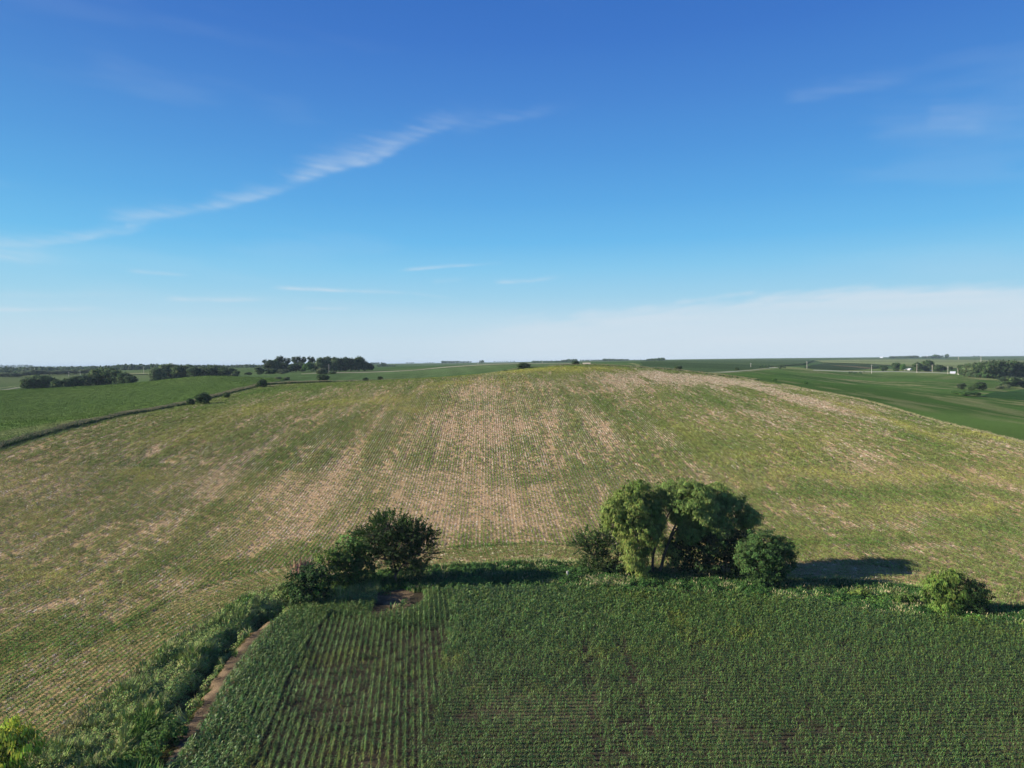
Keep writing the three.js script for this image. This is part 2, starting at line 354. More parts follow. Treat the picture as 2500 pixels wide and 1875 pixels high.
// one sheet of ground to the horizon, on every side
{
  const rings = [0, 20, 32]; for (let r = 40; r < 15500; r *= 1.028) rings.push(r); rings.push(16000);
  const N = 360, pos = [], col = [], idx = [], uv = [];
  for (const r of rings) for (let k = 0; k < N; k++) {
    const a = (k / N) * 2 * Math.PI, x = Math.sin(a) * r, Z = Math.cos(a) * r;
    const y = smoothGround(x, Z) - 0.5 - r * 0.0006 - (x > dBox[0] && x < dBox[1] && Z > dBox[2] && Z < dBox[3] ? 2.4 : 0);
    pos.push(x, y, -Z); uv.push(x / 12, Z / 12);
    const n = fbm(x * 0.004, Z * 0.004, 4), f = fbm(x * 0.0012 + 5, Z * 0.0012, 3);
    col.push(...mix3(mix3([0.1, 0.19, 0.065], [0.14, 0.22, 0.085], smooth(0.4, 0.62, n)), [0.24, 0.25, 0.14], 0.3 * smooth(0.54, 0.7, f)));
  }
  for (let i = 0; i < rings.length - 1; i++) for (let k = 0; k < N; k++) { const a = i * N + k, b = i * N + (k + 1) % N, c = a + N, d = b + N; idx.push(a, b, d, a, d, c); }
  const g = new THREE.BufferGeometry();
  g.setAttribute('position', new THREE.Float32BufferAttribute(pos, 3)); g.setAttribute('color', new THREE.Float32BufferAttribute(col, 3)); g.setAttribute('uv', new THREE.Float32BufferAttribute(uv, 2)); g.setIndex(idx); g.computeVertexNormals();
  const m = put(new THREE.Mesh(g, canopyMat), 'ground'); m.userData.kind = 'structure';
}

// the big field: young beans sown through last year's corn stubble
const stubbleEdge = GP([-80, 1985], [60, 1868], [265, 1702], [440, 1562], [603, 1464], [700, 1432], [800, 1418], [940, 1400], [1050, 1388], [1300, 1374], [1420, 1378], [1560, 1392], [1700, 1400], [1900, 1420], [2080, 1422], [2260, 1442], [2420, 1478], [2500, 1492], [2640, 1515]);
const stubblePoly = [[-152, 60], ...stubbleEdge, [152, 108], [154, 215], [153, 255], [152, 310], [150, 400], [146, 420], [104, 452], [80, 455], [39, 457], [0, 456], [-44, 456], [-117, 454], [-148, 424], [-150, 340], [-151, 270], [-152, 210]];
const stubbleIn = sd(stubblePoly);
// patches: [px, py, across m, along m, kind, strength]; kinds: 0 bare litter, 1 green, 2 yellow-green
const patchList = [[1190, 960, 18, 34, 0, .6], [1340, 935, 18, 24, 0, .6], [980, 1180, 50, 36, 0, .95], [1170, 1060, 40, 50, 0, .8], [1100, 1270, 34, 9, 0, .9], [780, 1300, 20, 10, 0, .85], [1380, 1010, 12, 30, 0, .5], [840, 1080, 14, 30, 0, .7], [1420, 1080, 16, 20, 0, .55], [700, 1400, 12, 5, 0, .3], [1500, 930, 24, 32, 0, .95], [1610, 918, 26, 34, 0, .95], [1760, 930, 22, 40, 0, .95], [1930, 965, 9, 60, 0, 1], [2080, 1010, 7, 45, 0, .7], [620, 1330, 16, 7, 0, .6], [1370, 1120, 12, 14, 0, .5], [900, 1150, 14, 16, 0, .5], [950, 1040, 16, 24, 0, .6], [860, 960, 16, 12, 0, .5], [2100, 1285, 20, 4, 0, .7], [2270, 1350, 16, 4, 0, .8], [1950, 1250, 14, 3, 0, .5], [1180, 1000, 18, 26, 0, .5], [560, 1110, 10, 14, 0, .35], [400, 1420, 9, 6, 0, .45], [130, 1490, 12, 3, 0, .5], [1150, 1010, 8, 12, 0, .6], [900, 950, 22, 8, 0, .5], [1350, 955, 14, 16, 0, .3],
  [1350, 1165, 18, 7, 1, .7], [1255, 1085, 5, 8, 1, .9], [1560, 1030, 8, 26, 1, .8], [1470, 985, 7, 26, 1, .7], [1700, 1090, 12, 20, 1, .5], [1660, 1205, 24, 4, 1, .8], [1950, 1210, 28, 4.5, 1, .9], [2300, 1205, 26, 5, 1, .8], [500, 1235, 16, 9, 1, .6], [330, 1150, 12, 16, 1, .5], [240, 1530, 14, 5, 1, .6], [90, 1570, 10, 6, 1, .7], [830, 1040, 5, 40, 1, .6], [680, 1120, 6, 26, 1, .6], [2330, 1290, 26, 4, 1, .6], [1240, 1345, 36, 5, 1, .6], [1950, 1335, 40, 2.6, 1, .8], [520, 1390, 14, 6, 1, .5], [1040, 940, 14, 14, 1, .6], [900, 1210, 6, 10, 1, .5], [1720, 970, 7, 40, 1, .5], [1880, 1010, 5, 50, 1, .5], [2230, 1060, 5, 40, 1, .6], [660, 955, 24, 22, 1, .5],
  [960, 975, 14, 9, 2, .9], [820, 985, 26, 10, 2, .8], [1060, 950, 8, 8, 2, .8], [1000, 1000, 9, 5, 2, .7], [1330, 903, 40, 16, 2, 1], [1420, 898, 30, 10, 2, .9], [1120, 935, 20, 8, 2, .9], [640, 1000, 14, 16, 2, .7], [430, 1065, 14, 16, 2, .6], [90, 1392, 12, 3, 2, .8], [225, 1478, 3, 1.4, 2, 1], [1700, 1050, 16, 20, 2, .4], [1950, 1075, 16, 14, 2, .5], [2030, 1165, 26, 5, 2, .6], [2340, 1160, 26, 6, 2, .55], [2440, 1065, 8, 16, 2, .8], [2330, 1250, 16, 3, 2, .6], [80, 1265, 12, 8, 2, .5], [1820, 1120, 14, 8, 2, .45], [340, 1165, 9, 4, 2, .7], [60, 1180, 10, 20, 2, .4], [520, 1020, 8, 20, 2, .6], [2150, 1020, 4, 70, 2, .8], [290, 1540, 3, 1.2, 2, .8], [185, 1600, 1.2, .7, 2, 1], [60, 1600, 1.5, .8, 2, .9], [700, 1460, 2, 1, 2, .4], [150, 1340, 4, 2, 2, .5], [380, 1300, 5, 2, 2, .5]]
  .map(([px, py, rx, rz, k, s]) => [...G(px, py), rx, rz, k, s]);
const patchGrid = new Map();
function patches(x, Z) {
  const key = Math.round(x / 1.5) * 4096 + Math.round(Z / 1.5);
  let v = patchGrid.get(key);
  if (v) return v;
  const wx = x + (fbm(x * 0.11, Z * 0.06, 3) - 0.5) * 14, wz = Z + (fbm(x * 0.11 + 50, Z * 0.06, 3) - 0.5) * 20;
  v = [0, 0, 0];
  for (const [cx, cz, rx, rz, k, s] of patchList) { const a = (wx - cx) / rx, b = (wz - cz) / rz, q = a * a + b * b; if (q < 6) v[k] = Math.max(v[k], s * Math.exp(-q * 0.9)); }
  // streaks along the rows from sowing passes, and blotches of the ground
  const pass = fbm(x * 0.16, Z * 0.012, 3), blot = fbm(x * 0.05 + 20, Z * 0.03, 4), fine = fbm(x * 0.35, Z * 0.12 + 7, 3);
  const lane = hash2(Math.floor((x + 0.035 * (Z - 200)) / 4.56) + 999, 3) - 0.5;
  v[0] = clamp(v[0] * 1.05 - 0.04 + 0.28 * smooth(60, 130, x) * smooth(130, 190, Z) + 0.8 * (blot - 0.5) + 1.0 * (pass - 0.52) + 0.7 * (fine - 0.5) + 0.3 * lane); v[1] = clamp(v[1] + 0.3 * smooth(-5, -45, x) * smooth(150, 110, Z) + 0.8 * (0.48 - blot) + 0.6 * (fbm(x * 0.2 + 90, Z * 0.03, 3) - 0.5)); v[2] = clamp(v[2] * (0.5 + fine) + 0.5 * (fbm(x * 0.07 + 60, Z * 0.05 + 3, 4) - 0.56));
  patchGrid.set(key, v);
  return v;
}
sheet('stubble_field', stubblePoly, 2, 0, stubbleMat, (x, Z) => { const p = patches(x, Z), n = 0.85 + 0.3 * fbm(x * 0.3, Z * 0.3, 2); return mix3(mix3([2.1, 1.94, 1.38], [2.35, 2.03, 1.64], p[0]), [1.1, 1.25, 0.65], p[1] * 0.7).map((c) => c * n); }, 13);

// corn in front
const cornPoly = [...GP([330, 1985], [420, 1878], [484, 1792], [556, 1668], [612, 1588], [670, 1524], [722, 1486], [800, 1470], [930, 1468], [956, 1492], [990, 1500], [1003, 1447], [1300, 1442], [1560, 1452], [1800, 1462], [2000, 1476], [2130, 1502], [2300, 1516], [2500, 1534], [2760, 1557]), [120, 44], [-30, 44]];
const cornIn = sd(cornPoly);
sheet('corn_field', cornPoly, 1.5, 0.004, soilMat, (x, Z) => { const n = fbm(x * 0.15, Z * 0.15, 4); return mix3([0.3, 0.325, 0.31], [0.66, 0.67, 0.6], smooth(0.5, 0.8, n)); }, 9);

// strips of rough ground between the two, with the ditch in them
const stripPoly = [...stubbleEdge, ...[...cornPoly.slice(0, 20)].reverse()];
sheet('rough_ground', stripPoly, 0.8, 0.002, soilMat, (x, Z) => { const n = fbm(x * 0.4, Z * 0.4, 4); return mix3([0.3, 0.33, 0.16], [0.75, 0.6, 0.48], smooth(0.5, 0.75, n)); }, 7);
const dirtPatches = [GP([895, 1466], [925, 1444], [1000, 1434], [1006, 1450], [994, 1502], [956, 1494], [928, 1470]), GP([395, 1868], [440, 1800], [480, 1735], [530, 1650], [585, 1575], [655, 1510], [680, 1520], [622, 1596], [570, 1676], [500, 1796], [438, 1880]), GP([1530, 1430], [1620, 1434], [1760, 1445], [1860, 1452], [1850, 1458], [1700, 1452], [1540, 1442])];
dirtPatches.forEach((p) => sheet('dirt_path', p, 0.4, 0.012, soilMat, (x, Z) => { const n = smooth(0.3, 0.7, fbm(x * 1.3, Z * 1.3, 4)); return mix3([0.98, 0.9, 0.82], [0.5, 0.47, 0.44], n); }, 5, 1.6));
const dirtIn = dirtPatches.map(sd), onDirt = (x, Z) => Math.max(...dirtIn.map((f) => f(x, Z)));

// fields farther off
function fieldColor(a, b, sc, rowDir = 0, rowStrength = 0, streak = null) {
  const cs = Math.cos(rowDir), sn = Math.sin(rowDir);
  return (x, Z) => { const n = smooth(0.3, 0.7, fbm(x * sc, Z * sc, 4)), r = (x * cs + Z * sn), k = 1 + rowStrength * (vnoise(r * 0.35, Z * 0.004) - 0.5) + 0.12 * (fbm(x * sc * 7, Z * sc * 7, 2) - 0.5); let c = mix3(a, b, n).map((q) => q * k * 1.12 * (0.86 + 0.3 * smooth(0.3, 0.7, fbm(x * sc * 0.4 + Z * sc * 1.6 + 31, Z * sc * 0.3 - x * sc * 0.2, 3)))); if (streak) c = streak(c, x, Z); return c; };
}
const fence = [[-152.5, 130], [-152.5, 210], [-151.5, 270], [-150.5, 340], [-148.5, 424], [-117, 457.5], [-80, 459.5], [-44, 460], [0, 460], [39, 461], [80, 459], [104, 456], [147, 423]];
const beanPoly = [[-900, 100], [-153, 100], [-153, 210], [-152, 270], [-151, 340], [-149, 425], [-117, 458], [-44, 460], [0, 460], [39, 461], ...GP([1395, 890.5], [1350, 888.5], [1240, 889.5], [1166, 892], [1079, 898], [1021, 903.5], [920, 909], [850, 911], [760, 913.5]), [-330, 700], [-420, 640], [-700, 640], [-900, 620]];
sheet('soybean_field', beanPoly, 5, -0.05, canopyMat, fieldColor([0.13, 0.22, 0.085], [0.16, 0.235, 0.105], 0.012, 0.1, 0.5), 11);
const grassBand = GP([1395, 889], [1500, 887], [1545, 886.5], [1575, 899], [1500, 900], [1440, 896]);
sheet('soybean_field', GP([1408, 893.5], [1402, 888.5], [1460, 886.6], [1530, 886.6], [1556, 897.5], [1480, 895.5]), 8, -0.04, canopyMat, fieldColor([0.11, 0.21, 0.06], [0.13, 0.22, 0.075], 0.01), 11);
sheet('grass_waterway', GP([1530, 886.4], [1545, 886.2], [1566, 893], [1578, 899.5], [1562, 899.5], [1552, 893.5]), 6, 0.1, canopyMat, fieldColor([0.24, 0.3, 0.12], [0.3, 0.33, 0.16], 0.05), 11);
sheet('corn_field', GP([1568, 891.5], [1560, 882.5], [1600, 880.2], [1750, 879.5], [1900, 879], [1990, 879.3], [1960, 889], [1890, 893], [1830, 902.5], [1760, 907.5], [1680, 910.5], [1640, 906.5], [1585, 899]), 14, -0.04, canopyMat, fieldColor([0.085, 0.145, 0.065], [0.105, 0.165, 0.075], 0.006), 13);
sheet('pasture', GP([1990, 879.5], [2010, 885], [2120, 888], [2200, 894], [2300, 898], [2500, 905], [2700, 905], [2700, 877.5], [2500, 880], [2250, 877], [2100, 877.5]), 22, -0.03, canopyMat, fieldColor([0.27, 0.33, 0.15], [0.31, 0.36, 0.18], 0.004), 13);
sheet('corn_field', GP([1985, 890.5], [2010, 886.8], [2060, 888.5], [2120, 890.5], [2150, 894], [2115, 903], [2050, 905], [1985, 901.5], [1962, 897]), 12, -0.02, canopyMat, fieldColor([0.06, 0.1, 0.05], [0.075, 0.115, 0.055], 0.01, 0, 0, (c, x, Z) => mix3(c, [0.28, 0.22, 0.15], 0.8 * smooth(0.66, 0.75, fbm(x * 0.02 + 3, Z * 0.006, 3)))), 13);
const bowlPoly = [[148, 424], [152, 400], [154, 310], [155.5, 255], [156.5, 215], [158, 150], [420, 150], ...GP([2700, 985], [2640, 958], [2500, 948], [2445, 930], [2370, 919], [2320, 913], [2250, 911.3], [2130, 909.5], [2060, 908.3], [1990, 905.5], [1950, 901.5], [1900, 900], [1840, 905.5], [1790, 910], [1740, 912.5])];
const brown = (c, x, Z) => {
  const s = smooth(0.5, 0.78, fbm((x * 0.9 + Z * 0.45) * 0.11, (Z - x * 0.4) * 0.035 + 3, 4)) * smooth(0.36, 0.56, fbm(x * 0.012 + 1.5, Z * 0.012, 3)), t = smooth(0.52, 0.76, fbm(x * 0.1, Z * 0.03, 3)) * smooth(0.45, 0.6, fbm(x * 0.016 + 8, Z * 0.012 + 4, 3));
  return mix3(c, [0.44, 0.42, 0.22], clamp(0.85 * s + 0.5 * t));
};
sheet('soybean_field', bowlPoly, 4, -0.05, canopyMat, fieldColor([0.1, 0.2, 0.048], [0.135, 0.23, 0.062], 0.012, 0.9, 0.1, brown), 11);
sheet('soybean_field', GP([2395, 968.5], [2430, 957], [2500, 950.5], [2640, 958], [2700, 985], [2500, 978]), 4, 0.05, canopyMat, fieldColor([0.05, 0.12, 0.04], [0.06, 0.135, 0.045], 0.02), 11);
// gravel road, its verges, and the tracks that climb out of the valley on the left
const roadMat = std(0.33, 0.33, 0.24, 1), vergeCol = fieldColor([0.26, 0.32, 0.15], [0.32, 0.36, 0.19], 0.05);
sheet('gravel_road', GP([735, 912.4], [790, 909], [920, 907.2], [1021, 902], [1079, 896.2], [1166, 890.2], [1240, 887.6], [1330, 887], [1400, 886.6], [1400, 887.7], [1330, 888.4], [1240, 889.3], [1166, 892.1], [1079, 898], [1021, 903.7], [920, 908.9], [790, 911], [735, 913.8]), 6, 0.02, canopyMat, fieldColor([0.4, 0.41, 0.3], [0.44, 0.42, 0.33], 0.05), 11);
sheet('grass_verge', GP([1640, 905.5], [1700, 909.5], [1760, 907], [1833, 902], [1880, 896.5], [1905, 893.5], [1950, 896.5], [1985, 901.5], [2060, 904.8], [2100, 903], [2150, 899.5], [2200, 902], [2260, 905.5], [2330, 909.5], [2372, 916.5], [2445, 927.5], [2445, 930.5], [2370, 919.5], [2320, 913.5], [2250, 911.8], [2130, 910], [2060, 908.8], [1990, 906], [1950, 902], [1900, 900.5], [1840, 906], [1790, 910.5], [1740, 913], [1690, 912.5]), 7, 0.03, canopyMat, fieldColor([0.2, 0.29, 0.1], [0.3, 0.33, 0.15], 0.03), 11);
sheet('gravel_road', GP([1700, 910.2], [1760, 908.2], [1833, 903.4], [1880, 897.8], [1900, 896.8], [1900, 898.2], [1880, 899.2], [1833, 904.8], [1760, 909.4], [1700, 911.4]), 5, 0.12, roadMat, null, 6);
sheet('gravel_road', GP([1985, 903], [2060, 906.1], [2130, 907.2], [2180, 906.2], [2250, 908.4], [2330, 911.2], [2330, 912.4], [2250, 909.7], [2180, 907.6], [2130, 908.6], [2060, 907.4], [1985, 904.3]), 6, 0.12, roadMat, null, 6);
sheet('dirt_track', GP([-60, 958], [0, 951.5], [60, 941.3], [62, 943.5], [0, 954.6], [-60, 962]), 6, 0.06, std(0.42, 0.36, 0.25), null, 6);
sheet('grass_track', GP([-60, 951], [0, 946], [55, 938.6], [56, 940.3], [0, 949], [-60, 955]), 6, 0.05, canopyMat, vergeCol, 6);
sheet('gravel_road', GP([300, 912.6], [400, 909.4], [402, 911], [300, 914.2]), 10, 0.1, canopyMat, fieldColor([0.34, 0.4, 0.22], [0.4, 0.4, 0.26], 0.02), 11);

// ---------------------------------------------------------------- crops
const ROW = 0.76;
// young beans: a short piece of a row
function beanPiece(seed, len, n, size, h) {
  const r = rng(seed), b = new Bag();
  for (let i = 0; i < n; i++) {
    const p = V((r() - 0.5) * 0.34, h * (0.35 + 0.65 * r()), (r() - 0.5) * len), a = r() * 6.283, nrm = V((r() - 0.5) * 1.1, 1, (r() - 0.5) * 1.1).normalize();
    const along = V(Math.cos(a), (r() - 0.6) * 0.7, Math.sin(a)).normalize();
    b.leaf(p, along, nrm, size * (0.7 + 0.7 * r()), size * (0.55 + 0.4 * r()), [1, 1, 1]);
  }
  return b.geometry();
}
// last year's stalks, lying and standing along their own row
function strawPiece(seed, len, n, w) {
  const r = rng(seed), b = new Bag();
  for (let i = 0; i < n; i++) {
    const stand = r() < 0.35, p = V((r() - 0.5) * 0.16, 0.02 + 0.06 * r(), (r() - 0.5) * len), a = 1.57 + (r() - 0.5) * 1.6 + (r() < 0.5 ? Math.PI : 0), l = stand ? 0.12 + 0.16 * r() : 0.15 + 0.3 * r();
    const along = stand ? V((r() - 0.5) * 0.7, 1, (r() - 0.5) * 0.7).normalize() : V(Math.cos(a), 0.12 * r(), Math.sin(a)).normalize(), n2 = stand ? V(Math.cos(a), 0, Math.sin(a)) : V((r() - 0.5) * 0.6, 1, (r() - 0.5) * 0.6).normalize();
    b.leaf(p, along, n2, l, w * (0.6 + 0.8 * r()), [1, 1, 1]);
  }
  return b.geometry();
}
{
  const r = rng(71), A = R(-2), ca = Math.cos(A), sa = Math.sin(A);
  const near = [[], [], []], far = [[], []], strawNear = [[], []], strawFar = [[], []], weeds = [];
  const beanColor = (p) => { const v = 0.6 + 0.7 * r(); return mix3(mix3([0.19, 0.25, 0.065], [0.09, 0.195, 0.035], p[1]), r() < 0.8 ? [0.38, 0.39, 0.085] : [0.48, 0.42, 0.12], clamp(p[2] * 0.95)).map((c) => c * v); };
  const strawColor = () => { const v = 0.75 + 0.5 * r(), t = r(); return (t < 0.6 ? [0.62, 0.52, 0.36] : t < 0.85 ? [0.5, 0.37, 0.28] : [0.78, 0.7, 0.56]).map((c) => c * v); };
  const edge = (x, Z) => segDist(x, Z, stubbleEdge, false), lane = (i) => hash2(Math.floor(i / 6) + 50, 8) * 2 - 1;
  // rows run up the hill; a headland along the lower edge is sown across them
  for (let i = -215; i < 215; i++) for (let far_ = 0; far_ < 2; far_++) {
    const step = far_ ? 1.5 : 0.75;
    for (let t = far_ ? 195 : 60; t < (far_ ? 462 : 195); t += step) {
      const x = i * ROW * ca + (t - 200) * sa + (r() - 0.5) * 0.05, Z = t * ca + (r() - 0.5) * 0.25;
      if (Math.abs(x) > 0.9 * Z + 20 || x < -156 || x > 158) continue;
      if (stubbleIn(x, Z) < 0.4) continue;
      if (Z < 170 && edge(x, Z) < 11) continue;
      const p = patches(x, Z);
      const bn = 0.35 * clamp((fbm(i * 0.73 + 200, Z * 0.05, 2) - 0.5) * 2.2 + 0.5) + 0.65 * r();
      if (bn < clamp(0.66 + 0.36 * p[1] + 0.34 * p[2] - 0.27 * p[0], 0.38, 1)) (far_ ? far[Math.floor(r() * 2)] : near[Math.floor(r() * 3)]).push([x, Z, -A + (r() < 0.5 ? Math.PI : 0), (0.75 + 0.4 * r()) * (1.08 - 0.3 * p[0]), beanColor(p), 0, (0.8 + 0.5 * r()) * (1.1 - 0.4 * p[0])]);
      const xs = x + ROW / 2, ps = clamp(0.56 + 0.34 * p[0] - 0.18 * p[1] + 0.16 * lane(i) + 0.1 * (hash2(i + 700, 5) - 0.5), 0.05, 1);
      if (0.45 * clamp((fbm(i * 0.61, Z * 0.035 + 30, 2) - 0.5) * 2.2 + 0.5) + 0.55 * r() < ps) (far_ ? strawFar[Math.floor(r() * 2)] : strawNear[Math.floor(r() * 2)]).push([xs, Z, -A + (r() < 0.5 ? Math.PI : 0), 0.8 + 0.5 * r(), strawColor()]);
    }
  }
  const bendC = new THREE.CatmullRomCurve3(stubbleEdge.map(([x, Z]) => V(x, 0, Z)), false, 'centripetal'), bend = bendC.getSpacedPoints(Math.round(bendC.getLength() / 0.75)).map((p) => [p.x, p.z]);
  for (let k = 0; k < 15; k++) {                      // the headland: rows at a set distance from the lower edge
    const want = 0.9 + k * ROW;
    for (let q = 2; q < bend.length - 2; q++) {
      const [ax, az] = bend[q], dx0 = bend[q + 2][0] - bend[q - 2][0], dz0 = bend[q + 2][1] - bend[q - 2][1], L = Math.hypot(dx0, dz0), dx = dx0 / L, dz = dz0 / L;
      const x = ax - dz * want, Z = az + dx * want;
      if (Z < 55 || Math.abs(x) > 0.9 * Z + 20 || stubbleIn(x, Z) < 0.3) continue;
      const p = patches(x, Z), turn = Math.atan2(dx, -dz);
      if (r() < clamp(0.8 + 0.4 * p[1] - 0.45 * p[0], 0.3, 1)) near[Math.floor(r() * 3)].push([x, Z, turn, 0.75 + 0.4 * r(), beanColor(p), 0, 0.8 + 0.5 * r()]);
      if (r() < 0.4 + 0.4 * p[0]) strawNear[Math.floor(r() * 2)].push([x - dz * ROW / 2, Z + dx * ROW / 2, turn, 0.8 + 0.5 * r(), strawColor()]);
    }
  }
  near.forEach((l, k) => strew('young_bean_row', beanPiece(100 + k, 0.95, 58, 0.14, 0.34), tintMat, l, 'rows of young bean plants in the near part of the stubble field'));
  far.forEach((l, k) => strew('young_bean_row', beanPiece(200 + k, 1.75, 70, 0.19, 0.36), tintMat, l, 'rows of young bean plants up the hillside stubble field'));
  strawNear.forEach((l, k) => strew('corn_stubble', strawPiece(300 + k, 0.95, 22, 0.04), tintMat, l, 'pale corn stalk litter in the near part of the stubble field'));
  strawFar.forEach((l, k) => strew('corn_stubble', strawPiece(400 + k, 1.75, 34, 0.06), tintMat, l, 'pale corn stalk litter up the hillside stubble field'));
}
// corn plants
function cornPlant(seed) {
  const r = rng(seed), b = new Bag(), H = 0.75 + 0.2 * r(), n = 8, plane = r() * 6.283;
  b.tube([V(0, 0, 0), V(0, H * 0.8, 0)], [0.016, 0.008], 3, [0.1, 0.17, 0.05]);
  for (let i = 0; i < n; i++) {
    const y0 = 0.1 + (i / n) * H * 0.75, a = plane + (i % 2) * Math.PI + (r() - 0.5) * 0.9, L = (0.5 + 0.35 * Math.sin((i + 1.5) / n * Math.PI)) * (0.85 + 0.3 * r()), W = 0.06 + 0.025 * r(), rise = i > n - 4 ? 1.4 : 1.12 - 0.3 * r();
    const c = [0.08, 0.126, 0.032].map((q) => q * (0.6 + 0.9 * r())), dx = Math.cos(a), dz = Math.sin(a);
    let px = 0, py = y0, ang = rise, pl = null, pr = null;
    for (let s = 0; s <= 4; s++) {
      const w = W * [0.5, 1, 0.95, 0.6, 0.04][s] / 2, l = V(dx * px - dz * w, py, dz * px + dx * w), q = V(dx * px + dz * w, py, dz * px - dx * w);
      if (pl) b.quad(pl, l, q, pr, c);
      pl = l; pr = q; px += Math.cos(ang) * L / 4; py += Math.sin(ang) * L / 4; ang -= 0.55 + 0.25 * r();
    }
  }
  return b.geometry();
}
{
  const r = rng(5), kinds = [1, 2, 3, 4].map((k) => cornPlant(900 + k)), lists = kinds.map(() => []);
  const split = G(1062, 1700)[0];
  const sparse = (x, Z) => smooth(0.5, 0.68, fbm(x * 0.09 + 11, Z * 0.09, 3));
  const add = (x, Z, thin, small) => {
    const c = cornIn(x, Z); if (c < 0.15 || Math.abs(x) > 0.9 * Z + 14 || Z < 52 || r() < thin) return;
    const v = 0.8 + 0.45 * r(), y = smooth(0.62, 0.8, fbm(x * 0.13 + 3, Z * 0.13 + 8, 3));
    lists[Math.floor(r() * 4)].push([x, Z, r() * 6.283, small * (0.85 + 0.35 * r()), mix3([1, 1, 1], [1.8, 1.3, 0.9], y * 0.5).map((q) => q * v), 0, 0.9 + 0.3 * r()]);
  };
  const cornEdge = cornPoly.slice(0, 9);
  // left of the seam the rows run away from the viewer, a little to the left
  const A = R(-8), ca = Math.cos(A), sa = Math.sin(A), near = (Z) => smooth(118, 96, Z);
  for (let i = -120; i < 60; i++) for (let t = 48; t < 150; t += 0.2) {
    const x = i * ROW * ca + (t - 80) * sa + split, Z = t + (r() - 0.5) * 0.04, seam = split + (Z - 82) * -0.02;
    if (x > seam || Z > 113 + 3 * vnoise(x * 0.3, 1)) continue;
    const d = segDist(x, Z, cornPoly, true); if (segDist(x, Z, cornEdge, false) < 6.9) continue;
    const open = clamp((0.18 + 0.3 * sparse(x, Z)) * near(Z));
    add(x + (r() - 0.5) * 0.07, Z, open * smooth(2, 9, d), lerp(1.1, 0.66, smooth(1, 10, d) * near(Z)));
  }
  // a headland follows the rounded corner by the ditch
  const hc = new THREE.CatmullRomCurve3(cornPoly.slice(0, 9).map(([x, Z]) => V(x, 0, Z)), false, 'centripetal'), hp = hc.getSpacedPoints(Math.round(hc.getLength() / 0.2));
  for (let k = 0; k < 9; k++) for (let q = 3; q < hp.length - 3; q++) {
    const dx0 = hp[q + 3].x - hp[q - 3].x, dz0 = hp[q + 3].z - hp[q - 3].z, L = Math.hypot(dx0, dz0), w = 0.35 + k * ROW;
    add(hp[q].x + (dz0 / L) * w + (r() - 0.5) * 0.07, hp[q].z - (dx0 / L) * w + (r() - 0.5) * 0.05, 0.12, lerp(1.05, 0.85, k / 9));
  }
  // right of it, and along the upper edge, they run across the view
  for (let i = 0; i < 130; i++) for (let x = -45; x < 115; x += 0.2) {
    const Z = 50 + i * ROW + x * 0.012 + (r() - 0.5) * 0.05, seam = split + (Z - 82) * -0.02;
    if (x < seam && Z < 113 + 3 * vnoise(x * 0.3, 1)) continue;
    if (x < -40 + 0 || Z > 150) continue;
    const bare = smooth(0.62, 0.78, fbm(x * 0.12, Z * 0.25 + 9, 4)) * 0.4, gaps = (Math.abs(x - 8 - (Z - 70) * 0.05) < 0.7 || Math.abs(x - 13.4 - (Z - 70) * 0.02) < 0.6) && Z > 66 && Z < 92 ? 0.45 : 0;
    add(x, Z, clamp(bare + gaps + 0.1 * near(Z)), lerp(1.2, 0.66, smooth(110, 76, Z)));
  }
  kinds.forEach((g, k) => strew('corn_plants', g, cornMat, lists[k], 'dark green knee-high corn plants in rows in front'));
}
// beans on the left beyond the fence: closed rows that follow the slope
{
  const r = rng(8), list = [[], []], f = sd(beanPoly);
  for (let i = 0; i < 420; i++) for (let x = -460; x < -150; x += 1.6) {
    const Z = 150 + i * ROW + x * 0.12 + 30 + (r() - 0.5) * 0.2;
    if (Math.abs(x) > 0.9 * Z + 14 || Z > 500 || f(x, Z) < 2.5) continue;
    const n = fbm(x * 0.02, Z * 0.02, 4), v = 0.75 + 0.5 * r(), pale = smooth(0.62, 0.75, fbm(x * 0.03 + 7, Z * 0.012, 3));
    list[Math.floor(r() * 2)].push([x + (r() - 0.5), Z, Math.PI / 2 + 0.12, 0.9 + 0.5 * r(), mix3(mix3([0.15, 0.25, 0.055], [0.2, 0.28, 0.075], n), [0.32, 0.33, 0.14], pale * 0.6).map((c) => c * v), 0, 0.9 + 0.6 * r()]);
  }
  list.forEach((l, k) => strew('soybean_rows', beanPiece(500 + k, 1.8, 26, 0.26, 0.5), tintMat, l, 'deep green soybean rows on the slope beyond the fence line'));
}

// ---------------------------------------------------------------- grass and weeds
function grassTuft(seed, n, h, spread, cols, seedHead) {
  const r = rng(seed), b = new Bag();
  for (let i = 0; i < n; i++) {
    const a = r() * 6.283, d = spread * Math.sqrt(r()), L = h * (0.6 + 0.5 * r()), w = 0.014 + 0.02 * r(), lean = 0.2 + 0.9 * r(), bx = Math.cos(a), bz = Math.sin(a), c = cols[Math.floor(r() * cols.length)].map((q) => q * (0.75 + 0.5 * r()));
    const p0 = V(bx * d, 0, bz * d), p1 = V(bx * (d + lean * L * 0.25), L * 0.6, bz * (d + lean * L * 0.25)), p2 = V(bx * (d + lean * L * 0.75), L * 0.95, bz * (d + lean * L * 0.75)), s = V(-bz * w, 0, bx * w);
    b.quad(p0.clone().add(s), p1.clone().add(s), p1.clone().sub(s), p0.clone().sub(s), c); b.tri(p1.clone().add(s), p2, p1.clone().sub(s), c);
    if (seedHead && r() < seedHead) b.leaf(p2, V(bx * 0.3, 1, bz * 0.3).normalize(), V(-bz, 0, bx), 0.28, 0.1, [0.33, 0.27, 0.16]);
  }
  return b.geometry();
}
